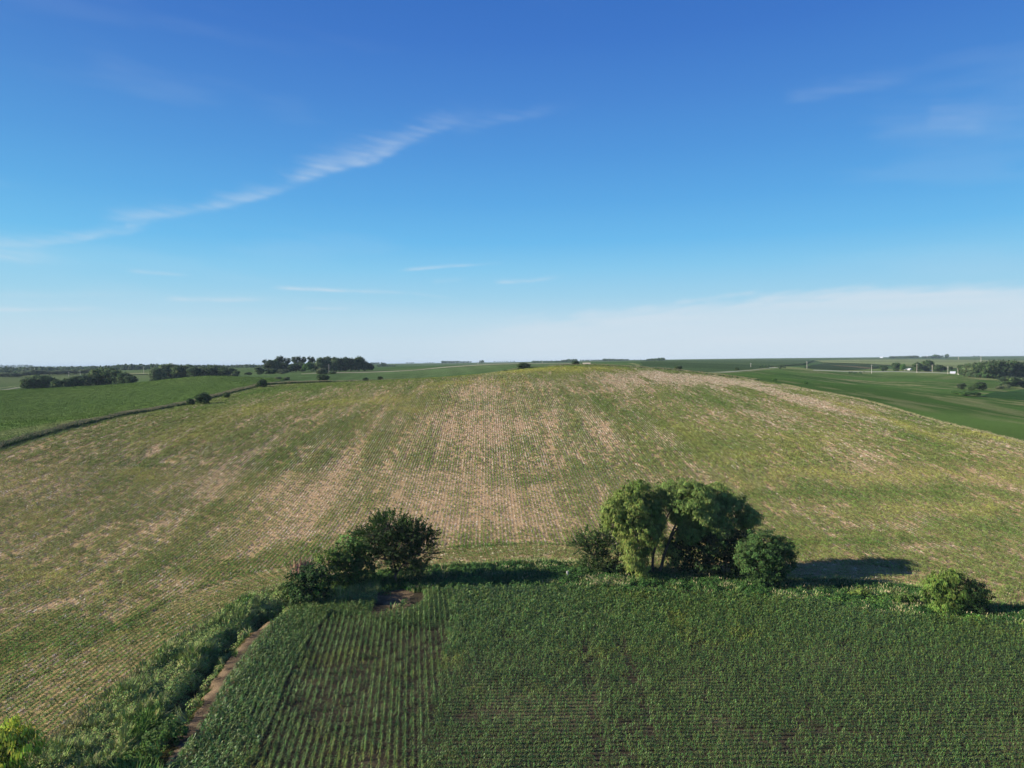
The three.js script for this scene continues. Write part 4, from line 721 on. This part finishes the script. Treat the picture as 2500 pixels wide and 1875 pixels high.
stand(tag(tree('willow_shrub', 63, [[[[0, 0, 0], [0.2, 1.2, 0], [0.1, 2.4, 0]], 0.1]], [[-0.8, 4.3, 0, 1.5, 1.1, 1.4, 0.5], [0.9, 3.6, 0, 1.5, 1.1, 1.4, 0.3], [1.6, 2.4, 0, 1.5, 1.2, 1.3, 0.2], [-0.2, 2.6, 0.4, 1.9, 1.3, 1.6, 0.2], [0.4, 1.2, 0.6, 2.0, 1.0, 1.5, 0.2]], { kind: 'leafy', clumps: 1.9, rc: 0.5, leaves: 38, size: 0.2, twigs: 0.2, c0: [0.035, 0.075, 0.018], c1: [0.1, 0.17, 0.045] }), 'darker shrub on the shaded side of the lime green willow shrub', 'shrub'), 2368, 1498);
for (const [px, py, s, lab, c] of [[2215, 1480, 0.55, 'low leafy bush in the strip, nearest before the lime willow shrub', 0.3], [2100, 1462, 0.5, 'low yellow-green bush in the strip right of the tree shadow', 0.9]])
  { const t = stand(tag(tree('bush', 640 + px, [[[[0, 0, 0], [0, 0.6, 0], [0, 1.2, 0]], 0.06]], [[0, 2.2, 0, 1.8, 1.3, 1.6, c], [2, 1.6, 0, 1.6, 1.1, 1.4, c], [-2, 1.5, 0.2, 1.7, 1.1, 1.4, c]], { kind: 'leafy', clumps: 1.3, rc: 0.5, leaves: 22, size: 0.34, twigs: 0.1, ...LIME }), lab, 'bush'), px, py); t.scale.setScalar(s); }
// ditch bushes and the bright shrub at the corner of the view
for (const [px, py, s, lab, pal] of [[405, 1812, 0.62, 'rounded leafy bush on the ditch edge with a dark notch behind it', MID], [548, 1585, 0.62, 'dark leafy bush halfway up the ditch beside the bare bank', MID], [340, 1880, 0.6, 'grassy bush at the lowest visible end of the ditch', LIME], [700, 1478, 0.7, 'leafy bush at the foot of the dark bush by the upper ditch', MID], [640, 1500, 0.6, 'grey-green bush leaning over the narrow upper ditch', WILLOW]])
  { const t = stand(tag(tree('bush', 700 + px, [[[[0, 0, 0], [0, 0.6, 0], [0, 1.2, 0]], 0.06]], [[0, 2.0, 0, 1.7, 1.3, 1.5, 0.5], [1.6, 1.5, -0.6, 1.5, 1.1, 1.4, 0.3], [-1.4, 1.3, 0.5, 1.5, 1.1, 1.4, 0.4]], { kind: 'leafy', clumps: 1.3, rc: 0.5, leaves: 22, size: 0.34, twigs: 0.1, ...pal }), lab, 'bush'), px, py); t.scale.setScalar(s); }
stand(tag(tree('willow_shrub', 66, [[[[0, 0, 0], [0, 1.4, 0], [0.1, 3, 0]], 0.1]], [[0, 5.0, 0, 1.5, 1.1, 1.4, 0.9], [-1.6, 4.4, 0, 1.5, 1.2, 1.4, 0.8], [1.2, 4.2, 0, 1.3, 1.1, 1.3, 0.8], [-0.6, 3.0, 0.4, 2.0, 1.3, 1.7, 0.7], [-1.8, 2.2, 0.4, 1.7, 1.2, 1.4, 0.6], [0.6, 1.8, 0.6, 1.8, 1.2, 1.5, 0.6]], { kind: 'willow', clumps: 1.6, rc: 0.5, leaves: 26, size: 0.4, twigs: 0.2, c0: [0.26, 0.35, 0.045], c1: [0.44, 0.5, 0.07] }), 'bright yellow-green shrub beside the lower ditch, cut off by the picture edge', 'shrub'), 22, 1925);

// ---------------------------------------------------------------- trees and bushes farther off: a few grown once, then cloned
function farTree(name, seed, kind, pal, blobsOf) {
  const r = rng(seed), blobs = blobsOf(r);
  return tree(name, seed, [[[[0, -0.3, 0], [0.05, 0.3 * 10, 0], [0, 0.55 * 10, 0]], 0.28]], blobs, { kind, clumps: 0.8, rc: 0.9, leaves: 13, size: 0.72, twigs: 0.06, ...pal });
}
const tallBlobs = (r) => { const l = [[0, 8.0, 0, 2.4, 2.0, 2.4, 0.5], [0, 5.2, 0, 3.2, 2.4, 3.2, 0.3], [0.3, 2.2, 0, 2.9, 2.0, 2.9, 0.15]]; for (let i = 0; i < 6; i++) { const a = i * 1.05 + r(); l.push([Math.cos(a) * 2.2, 4 + 4.4 * r(), Math.sin(a) * 2.2, 1.5 + 0.8 * r(), 1.2 + 0.7 * r(), 1.5 + 0.8 * r(), r()]); } return l; };
const bushBlobs = (r) => { const l = [[0, 5.2, 0, 4.2, 3.2, 4, 0.4]]; for (let i = 0; i < 6; i++) { const a = i * 1.05 + r(); l.push([Math.cos(a) * 3.4, 2.4 + 4 * r(), Math.sin(a) * 3, 2.2 + r(), 1.8 + 0.8 * r(), 2.1 + r(), r()]); } return l; };
const gappyBlobs = (r) => { const l = [[-0.4, 3.6, 0, 2.4, 1.8, 2.2, 0.2]]; for (let i = 0; i < 6; i++) { const a = i * 1.05 + r(); l.push([Math.cos(a) * (1.2 + r() * 1.4), 4.6 + 4.4 * r(), Math.sin(a) * 1.8, 1.1 + 0.6 * r(), 0.9 + 0.6 * r(), 1.1 + 0.6 * r(), r()]); } return l; };
const GREY = { c0: [0.075, 0.13, 0.05], c1: [0.18, 0.24, 0.1] }, DEEP = { c0: [0.05, 0.1, 0.033], c1: [0.11, 0.17, 0.055] };
const proto = {};
const protoOf = { grey: () => farTree('leafy_tree', 81, 'leafy', GREY, tallBlobs), deep: () => farTree('dark_tree', 82, 'leafy', DEEP, tallBlobs), gappy: () => farTree('gappy_tree', 83, 'leafy', { c0: [0.05, 0.09, 0.035], c1: [0.1, 0.14, 0.06] }, gappyBlobs), bush: () => farTree('field_bush', 84, 'leafy', { c0: [0.035, 0.075, 0.02], c1: [0.08, 0.13, 0.035] }, bushBlobs), palebush: () => farTree('pale_bush', 85, 'leafy', { c0: [0.09, 0.14, 0.06], c1: [0.17, 0.2, 0.1] }, bushBlobs), lime: () => farTree('lime_bush', 86, 'leafy', { c0: [0.06, 0.15, 0.025], c1: [0.1, 0.2, 0.04] }, bushBlobs), deep2: () => farTree('dark_tree', 87, 'leafy', DEEP, (r) => [...tallBlobs(r), [1, 8.8, 0, 2, 1.4, 2, 0.2]]), grey2: () => farTree('leafy_tree', 88, 'leafy', GREY, (r) => [...tallBlobs(r), [-1.4, 7.6, 0, 2.2, 1.6, 2, 0.7]]) };
const tall = { grey: 10.1, deep: 10.1, deep2: 10.2, grey2: 10.2, gappy: 9.6, bush: 8.4, palebush: 8.4, lime: 8.4 }, broad = { grey: 7.6, deep: 7.6, deep2: 7.6, grey2: 7.6, gappy: 6.4, bush: 11.6, palebush: 11.6, lime: 11.6 };
const rt = rng(99);
// a tree whose foot shows at (px, foot) and whose top reaches (top), WIDE picture columns across, Z metres off (0: where its foot meets the ground)
function farPlant(kind, px, foot, top, wide, Z, label, category, group) {
  const o = proto[kind] ? proto[kind].clone() : (proto[kind] = protoOf[kind]());
  if (o !== proto[kind] || scene.children.includes(o) === false || o.userData.placed) { o.name = numbered(o.name.replace(/_\d+$/, '')); scene.add(o); o.userData = {}; }
  let x, q;
  if (Z) { const p = at(px, foot, Z); x = p.x; q = Z; } else [x, q] = G(px, foot);
  const m = q / 1736, y = ground(x, q), topY = at(px, top, q).y, h = Math.max((foot - top) * m * 0.8, topY - y), w = wide * m;
  o.position.set(x, y - 0.1, -q); o.rotation.y = rt() * 6.283; o.scale.set(w / broad[kind], h / tall[kind], w / broad[kind]);
  o.userData = { label, category, placed: true }; if (group) o.userData.group = group;
  return o;
}
// bushes and lone trees round the stubble field
for (const [k, px, foot, top, wide, Z, lab] of [
  ['bush', 464, 990, 972, 21, 0, 'small bush first of three on the left fence line'], ['bush', 498, 988, 958, 36, 0, 'largest bush of three on the left fence line'], ['bush', 553, 972, 957, 16, 0, 'smallest bush farthest along the left fence line'],
  ['bush', 640, 946, 925, 28, 0, 'round tree where the left fence line bends'], ['bush', 789, 937, 914, 30, 466, 'big round dark tree at the far hollow of the stubble field'], ['bush', 893, 931, 921, 15, 466, 'small bush right of the big round tree in the hollow'], ['bush', 928, 927, 918, 13, 466, 'smaller bush second right of the big round tree'], ['palebush', 860, 935, 929, 13, 466, 'low flat bush between the round tree and its two neighbours'],
  ['palebush', 680, 934, 924, 16, 470, 'pale thin bush on the fence line beyond the bend'], ['palebush', 700, 932, 923, 14, 474, 'second pale thin bush on the fence line beyond the bend'],
  ['bush', 1277, 911, 890, 33, 458, 'larger dark bush on the crest border, with a tiny bush beside'], ['bush', 1234, 916, 909, 8, 458, 'tiny bush left of the larger crest border bush'], ['bush', 1404, 899, 883, 20, 466, 'round tree on the very crest, near the long cream shed'], ['deep', 1656, 910, 894, 18, 464, 'narrow tree on the crest border right of the grass waterway'], ['bush', 1799, 905, 896, 11, 0, 'small dark bush above the pale road left of the first pole'],
  ['lime', 1891, 931, 924, 11, 0, 'small bush on the right border of the stubble field, upper one'], ['lime', 1967, 939, 931, 9, 0, 'small bush on the right border of the stubble field, lower one'], ['bush', 1852, 927, 924, 5, 0, 'tiny dark bush at the upper right border of the stubble field']])
  farPlant(k, px, foot, top, wide, Z, lab, 'bush');
// the three groves behind the left beans, each tree by itself
const ORD = ['first', 'second', 'third', 'fourth', 'fifth', 'sixth', 'seventh', 'eighth', 'ninth', 'tenth', 'eleventh', 'twelfth', 'thirteenth', 'fourteenth', 'fifteenth', 'sixteenth'];
const LOOK = { grey: 'grey-green', grey2: 'full grey-green', deep: 'dark', deep2: 'broad dark', gappy: 'thin-crowned', lime: 'bright green' };
const many = (list, where, group) => { const o = [...list].sort((p, q) => p[1] - q[1]); list.forEach((t) => { const [k, px, foot, top, wide, Z] = t; farPlant(k, px, foot, px < 570 && Z < 700 ? top - 3 : top, wide * 1.15, Z, `${LOOK[k]} tree, ${ORD[o.indexOf(t)]} from the left in ${where}`, 'tree', group); }); };
many([['deep', 72, 955, 924, 30, 500], ['grey', 90, 955, 918, 34, 510], ['deep2', 108, 954, 919, 30, 505], ['deep', 126, 953, 925, 30, 508], ['deep', 140, 952, 930, 22, 500]], 'the small rounded grove', 'trees of the small rounded grove');
many([['deep', 172, 950, 925, 28, 505], ['deep2', 192, 949, 920, 28, 510], ['grey', 212, 949, 917, 26, 520], ['grey2', 236, 948, 903, 34, 530], ['deep', 254, 947, 900, 34, 530], ['deep2', 272, 946, 902, 30, 528], ['grey', 288, 945, 906, 28, 526], ['deep', 304, 944, 912, 28, 520], ['deep2', 320, 943, 920, 24, 515]], 'the longer stepped grove behind the crest', 'trees of the longer stepped grove');
many([['grey', 382, 934, 900, 30, 620], ['grey2', 402, 932, 892, 32, 640], ['grey', 420, 930, 891, 32, 640], ['deep', 440, 928, 894, 30, 636], ['grey', 458, 926, 893, 28, 640], ['deep2', 474, 924, 899, 28, 630], ['grey2', 496, 922, 897, 28, 640], ['deep', 512, 921, 898, 28, 640], ['grey', 528, 921, 894, 26, 650], ['deep2', 546, 920, 899, 26, 640], ['deep', 562, 920, 901, 24, 640]], 'the long even grove on the crest', 'trees of the long even grove');
for (const [k, px, foot, top, wide, Z, lab] of [['deep', 576, 919, 905, 18, 600, 'small dark tree at the end of the long even grove'], ['palebush', 572, 920, 912, 16, 560, 'pale low bush at the end of the long even grove'], ['bush', 607, 920, 911, 19, 640, 'dark bush alone between the long grove and next trees'], ['grey', 634, 920, 897, 24, 640, 'pale green tree left of the row of dark trees'], ['deep', 660, 921, 903, 30, 640, 'dark low tree, middle of three before the far row'], ['palebush', 690, 921, 907, 30, 640, 'grey bush, last of three before the far row'], ['palebush', 786, 918, 899, 28, 600, 'grey round bush standing above the big round tree'], ['bush', 812, 916, 909, 18, 620, 'low dark bush beside the grey round bush'], ['deep', 738, 912, 902, 9, 760, 'small pointed dark tree at the road bend']]) farPlant(k, px, foot, top, wide, Z, lab, 'tree');
many([['gappy', 652, 907, 880, 20, 760], ['grey', 660, 907, 880, 18, 770], ['deep', 672, 907, 878, 18, 764], ['gappy', 682, 906, 872, 20, 780], ['deep', 690, 907, 884, 22, 766], ['gappy', 699, 906, 876, 18, 780], ['deep2', 710, 907, 889, 18, 764], ['deep', 722, 907, 886, 22, 770], ['gappy', 724, 906, 873, 20, 790], ['gappy', 736, 906, 873, 20, 790], ['deep', 740, 907, 886, 20, 770], ['gappy', 760, 907, 873, 16, 790], ['lime', 752, 909, 886, 24, 740], ['deep', 770, 908, 884, 20, 760]], 'the gappy skyline row', 'trees of the gappy row against the sky');
many([['grey', 784, 908, 873, 24, 740], ['grey2', 800, 908, 870, 28, 745], ['grey', 816, 908, 872, 24, 742], ['deep', 830, 907, 874, 24, 748], ['deep2', 844, 906, 872, 22, 756], ['deep', 856, 905, 874, 22, 760], ['deep2', 868, 904, 876, 24, 764], ['deep', 878, 903, 870, 20, 768], ['grey', 888, 902, 879, 18, 772], ['deep2', 898, 901, 886, 18, 776], ['deep', 906, 900, 891, 12, 780]], 'the dense skyline grove by the road', 'trees of the dense grove against the sky');
many([['grey', 8, 927, 913, 24, 900], ['deep', 30, 927, 914, 26, 900], ['deep2', 44, 926, 917, 18, 900], ['grey', 60, 922, 908, 24, 960], ['grey2', 82, 920, 904, 28, 980], ['grey', 100, 919, 905, 24, 990], ['deep', 122, 919, 908, 22, 990], ['grey', 142, 919, 908, 24, 990], ['deep', 160, 919, 907, 24, 1000], ['grey2', 182, 918, 905, 24, 1010], ['grey', 204, 917, 904, 24, 1010], ['grey2', 222, 917, 902, 24, 1010], ['deep', 150, 917, 906, 24, 1020]], 'the hedge row below far woods', 'trees in the hedge row below the far woods');
// right-hand farmstead trees and grove
for (const [k, px, foot, top, wide, Z, lab] of [['bush', 2157, 902, 892, 18, 880, 'dark bush left of the farm, past the third pole'], ['deep', 2188, 902, 885, 20, 900, 'left tree of the pair beside the white gable'], ['lime', 2204, 901, 889, 12, 890, 'right lighter tree of the pair beside the white gable'], ['deep2', 2240, 906, 885, 22, 880, 'dark tree right behind the pole in the farmyard'], ['deep', 2265, 905, 879, 26, 900, 'tallest round tree in the middle of the farmyard'], ['grey', 2262, 906, 893, 18, 880, 'low grey-green tree below the tallest farmyard tree'], ['bush', 2290, 908, 890, 26, 860, 'spreading dark tree on the farm slope'], ['bush', 2305, 901, 894, 12, 900, 'small tree at the outer end of the farm slope'], ['deep', 2319, 898, 894, 5, 930, 'tiny far tree, left of two above the white shed'], ['deep', 2324, 898, 894, 4, 930, 'tiny far tree, right of two above the white shed'],
  ['deep', 2345, 912, 890, 14, 780, 'dark bare-topped tree just left of the big grove'], ['deep2', 2352, 912, 893, 18, 770, 'dark tree at the edge of the big grove'],
  ['gappy', 2348, 952, 936, 20, 0, 'pale half-dead shrub at the wet hollow'], ['bush', 2392, 953, 932, 34, 0, 'dark domed bush right of the pale half-dead shrub'], ['bush', 2372, 954, 943, 16, 0, 'low dark bush between pale shrub and domed bush'], ['lime', 2360, 966, 955, 40, 0, 'lime green low thicket in front of the wet hollow'], ['lime', 2338, 962, 954, 26, 0, 'lime green low bush, outer end of the thicket'], ['bush', 2385, 966, 957, 18, 0, 'dark low bush at the end of the lime thicket'], ['palebush', 2440, 950, 942, 18, 0, 'tan low bush beside the large field-edge tree'], ['deep', 2462, 946, 918, 40, 590, 'large dark tree on the field edge right of the hollow'], ['deep2', 2478, 944, 920, 30, 600, 'second dark tree behind the field-edge tree'], ['palebush', 2458, 947, 938, 16, 560, 'grey-green bush at the foot of the field-edge tree'], ['grey', 2500, 944, 922, 30, 590, 'tree cut by the picture edge right of the field-edge trees']]) farPlant(k, px, foot, top, wide, Z, lab, 'tree');
many([['grey', 2366, 916, 887, 26, 740], ['grey2', 2380, 919, 885, 26, 735], ['deep', 2394, 922, 884, 26, 730], ['deep2', 2410, 925, 883, 28, 725], ['deep', 2424, 927, 880, 28, 725], ['deep', 2408, 917, 884, 26, 780], ['deep2', 2440, 928, 881, 28, 725], ['deep', 2446, 918, 879, 26, 780], ['grey', 2456, 928, 882, 28, 725], ['deep', 2472, 927, 880, 28, 730], ['deep2', 2486, 926, 884, 28, 730], ['grey', 2500, 926, 884, 28, 735], ['deep', 2518, 926, 884, 28, 735], ['deep2', 2466, 918, 880, 26, 790], ['deep', 2360, 911, 890, 22, 770]], 'the big grove below the pasture', 'trees of the big grove below the pasture');
// woods on the skyline: masses nobody could count
function woods(label, runs, seed) {
  const r = rng(seed), b = new Bag();
  for (const [x0, f0, t0, x1, f1, t1, Z, n] of runs) for (let i = 0; i < n; i++) {
    const t = (i + r()) / n, px = lerp(x0, x1, t), foot = lerp(f0, f1, t), top = lerp(t0, t1, t) + (r() - 0.4) * (lerp(f0 - t0, f1 - t1, t)) * 0.3, z = Z * (0.94 + 0.12 * r()), p = at(px, foot, z), gy = Math.min(p.y, ground(p.x, z)), topY = at(px, top, z).y, h = Math.max(topY - gy, 2), w = Math.min(h * 1.3, 20) * (0.6 + 0.4 * r()), tone = 0.7 + 0.5 * r();
    for (let k = 0; k < 34; k++) {
      const a = r() * 6.283, e = 2 * r() - 1, s = Math.sqrt(1 - e * e), q = 0.75 + 0.3 * r(), o = V(Math.cos(a) * s, e, Math.sin(a) * s), c = V(p.x + o.x * w * 0.5 * q, gy + h * 0.56 + o.y * h * 0.42 * q, p.z + o.z * w * 0.5 * q), nn = o.clone().add(V((r() - 0.5), r() * 0.5, (r() - 0.5))).normalize(), al = new THREE.Vector3().crossVectors(nn, V(r() - 0.5, r() - 0.5, r() - 0.5)).normalize(), sz = 0.3 * Math.min(w, h) * (0.8 + 0.6 * r());
      b.leaf(c, al, nn, sz * 1.4, sz, [0.055, 0.1, 0.042].map((v) => v * tone * (0.75 + 0.5 * r())));
    }
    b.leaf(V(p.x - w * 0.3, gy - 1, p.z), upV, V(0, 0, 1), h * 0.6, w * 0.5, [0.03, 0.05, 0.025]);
  }
  const m = put(new THREE.Mesh(b.geometry(), leafMat), 'woods'); tag(m, label, null, null, 'stuff');
}
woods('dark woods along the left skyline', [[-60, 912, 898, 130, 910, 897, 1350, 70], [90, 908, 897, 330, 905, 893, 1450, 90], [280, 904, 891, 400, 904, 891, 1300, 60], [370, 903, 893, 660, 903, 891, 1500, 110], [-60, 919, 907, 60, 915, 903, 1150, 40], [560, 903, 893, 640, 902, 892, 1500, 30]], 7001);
woods('blue hazy trees on the far left horizon', [[-40, 899, 890.5, 80, 897, 891, 6000, 40], [70, 897, 894, 230, 897, 894.5, 6500, 34]], 7002);
woods('far tree lines along the middle horizon', [[1080, 885, 881, 1150, 885, 882, 3000, 34], [905, 890, 885, 926, 889, 885, 3500, 14], [922, 895, 890, 966, 894, 891, 1600, 24], [930, 894, 886, 941, 894, 887, 1600, 8], [990, 887, 885, 1010, 887, 884.5, 4000, 10], [1035, 887, 885, 1060, 886, 884.5, 4000, 10], [1205, 883.5, 881.5, 1260, 883, 881, 4000, 14], [1172, 883.5, 880, 1180, 883.5, 880, 2600, 4]], 7003);
woods('dark far groves above the crest of the field', [[1300, 886, 881, 1370, 885.5, 881, 2400, 40], [1370, 885, 879.5, 1408, 884, 876.5, 2400, 30], [1415, 881, 878.5, 1480, 881, 878, 4000, 30], [1472, 881, 876, 1535, 880, 877, 2600, 44], [1535, 881, 878, 1600, 879.5, 878, 3500, 20]], 7004);
woods('dark rising far grove left of the flat green field', [[1556, 884, 881.5, 1580, 883, 879, 1900, 16], [1578, 883, 877.5, 1622, 879.5, 873.5, 1900, 44]], 7005);
woods('dark far groves on the skyline above the farm', [[2172, 872.5, 870, 2242, 872.5, 868.5, 3000, 50], [2252, 872, 870, 2300, 871, 868, 3000, 34], [2280, 871, 866.5, 2292, 871, 867, 3000, 10], [2310, 871, 866, 2314, 871, 865.5, 3000, 4], [2375, 870, 868.5, 2395, 870, 868.5, 4000, 8], [1690, 878.5, 877, 1706, 878.5, 877, 4500, 6], [1850, 876.5, 875.5, 1860, 876.5, 875.5, 4500, 5]], 7006);
woods('scattered low bushes on the pale road bank', [[1856, 895, 892.5, 1880, 894, 891.5, 820, 7], [1894, 895, 892.5, 1918, 896.5, 894, 820, 8], [2030, 885, 883, 2044, 885, 883, 1700, 6], [2065, 911, 908, 2110, 911.5, 909, 800, 9]], 7007);

// ---------------------------------------------------------------- poles, sheds, marker
const woodMat = std(0.5, 0.44, 0.36, 0.85), paleWood = std(0.5, 0.47, 0.41, 0.9), capMat = std(0.25, 0.25, 0.25, 0.5);
function pole(px, foot, top, Z, label, m = woodMat) {
  const p = at(px, foot, Z), o = new THREE.Group(), h = at(px, top, Z).y - ground(p.x, Z), rad = 0.2 * Math.max(1, Z / 700);
  put(new THREE.Mesh(new THREE.CylinderGeometry(rad * 0.7, rad, h, 8).translate(0, h / 2, 0), m), 'post', o);
  put(new THREE.Mesh(new THREE.BoxGeometry(2.2, 0.16, 0.14).translate(0, h - 0.9, rad), m), 'crossarm', o);
  for (const s of [-0.95, 0, 0.95]) put(new THREE.Mesh(new THREE.CylinderGeometry(0.05, 0.07, 0.24, 6).translate(s, s ? h - 0.7 : h + 0.12, s ? rad : 0), capMat), 'insulator', o);
  o.position.set(p.x, ground(p.x, Z), -Z); put(o, 'utility_pole'); o.castShadow = false;
  return tag(o, label, 'utility pole', 'wooden utility poles along the roads');
}
for (const a of [[1833, 904, 886, 790, 'pale utility pole by the light road, nearest the dark field bush', paleWood], [1970, 901.5, 882, 840, 'pale utility pole right of the grassy road bank', paleWood], [2128, 909, 890, 800, 'bright pale utility pole left of the farm bush', paleWood], [2238.5, 907, 888, 830, 'tan utility pole before the dark farmyard tree'], [2276, 905, 890, 860, 'thin utility pole in front of the tallest farmyard tree'], [2314, 910.5, 894, 790, 'pale utility pole left of the white shed', paleWood], [2338.5, 912, 898.5, 780, 'short utility pole right of the white shed'],
  [2340, 876, 870, 2200, 'distant thin utility pole above the olive pasture'], [2395, 878, 869, 1700, 'distant pale utility pole near the skyline above the grove', paleWood],
  [803, 907, 889, 720, 'tan utility pole in front of the dense skyline grove'], [351, 911, 895, 900, 'utility pole on the small green field before the left woods'], [168, 919, 908, 900, 'left utility pole of the pair before the hedge row'], [196, 918.5, 905, 900, 'right utility pole of the pair before the hedge row', paleWood], [1167, 889, 883, 900, 'faint utility pole by the road above the rowed field', paleWood], [1324, 887.5, 881.5, 900, 'faint utility pole on the plateau left of the crest tree', paleWood]]) pole(...a);

function shed(px, foot, Z, w, d, hWall, hRoof, turn, roofC, wallC, label) {
  const p = at(px, foot, Z), o = new THREE.Group(), s = new THREE.Shape([new THREE.Vector2(-d / 2, 0), new THREE.Vector2(d / 2, 0), new THREE.Vector2(d / 2, hWall), new THREE.Vector2(0, hWall + hRoof), new THREE.Vector2(-d / 2, hWall)]);
  put(new THREE.Mesh(new THREE.ExtrudeGeometry(s, { depth: w, bevelEnabled: false }).translate(0, 0, -w / 2), std(...wallC)), 'wall', o);
  const a = Math.atan2(hRoof, d / 2), L = Math.hypot(hRoof, d / 2) + 0.4;
  for (const k of [-1, 1]) { const g = new THREE.BoxGeometry(L, 0.15, w + 0.8).rotateZ(-k * a).translate(k * (d / 4 + 0.1), hWall + hRoof / 2 + 0.1, 0); put(new THREE.Mesh(g, std(...roofC, 0.5)), 'roof', o); }
  put(new THREE.Mesh(new THREE.BoxGeometry(d * 0.32, hWall * 0.8, 0.12).translate(0, hWall * 0.4, w / 2 + 0.05), std(0.35, 0.35, 0.36)), 'door', o);
  const y = Math.min(p.y, ground(p.x, Z)); o.position.set(p.x, y - 0.2, -Z); o.rotation.y = turn; put(o, 'farm_shed'); o.castShadow = false;
  return tag(o, label, 'farm building');
}
shed(2326, 911.8, 800, 4.6, 5.2, 1.0, 1.7, 1.0, [0.5, 0.52, 0.56], [0.42, 0.43, 0.45], 'white gabled shed between two poles left of the big grove');
shed(2343.5, 911.8, 785, 2.4, 2.6, 0.8, 0.8, 0.5, [0.6, 0.6, 0.62], [0.6, 0.6, 0.6], 'tiny white roof at the edge of the big grove');
shed(2221, 901.5, 930, 3.4, 4, 0.9, 1.5, 0.4, [0.4, 0.4, 0.4], [0.65, 0.66, 0.68], 'white gable beside the pair of farm trees');
shed(2213, 901.5, 935, 5, 4, 0.9, 0.9, 1.4, [0.26, 0.28, 0.28], [0.3, 0.3, 0.28], 'low grey shed touching the white gable');
shed(2268, 905.2, 880, 5, 4, 1.0, 1.0, 1.3, [0.32, 0.33, 0.34], [0.3, 0.28, 0.26], 'low grey-roofed shed among the farmyard trees');
shed(2152, 873.8, 3200, 11, 9, 2, 2.6, 1.2, [0.7, 0.71, 0.75], [0.7, 0.71, 0.75], 'white building far off on the skyline left of the groves');
shed(2263, 871.8, 2900, 8, 9, 4, 4.5, 0.6, [0.5, 0.51, 0.55], [0.7, 0.71, 0.75], 'white house far off between the skyline groves');
shed(1432, 889.6, 760, 7.6, 3.6, 0.9, 0.8, 1.45, [0.55, 0.46, 0.34], [0.5, 0.41, 0.31], 'long low cream shed in the bright green field beyond the crest');
{
  // weathered pale marker standing in the weeds
  const o = stand(tag(new THREE.Group(), 'small pale weathered pipe standing in the weeds left of the fan-shaped elm', 'pipe'), 1387, 1413);
  const g = new THREE.LatheGeometry([[0.2, 0], [0.2, 0.9], [0.21, 0.95], [0.21, 1.25], [0.16, 1.3], [0.13, 1.28], [0.13, 0.5]].map(([x, y]) => new THREE.Vector2(x, y)), 14).rotateZ(0.08);
  put(new THREE.Mesh(g, std(0.3, 0.29, 0.28, 0.9)), 'pipe_wall', o);
  put(o, 'standing_pipe'); o.castShadow = false;
}
renderer.render(scene, camera);
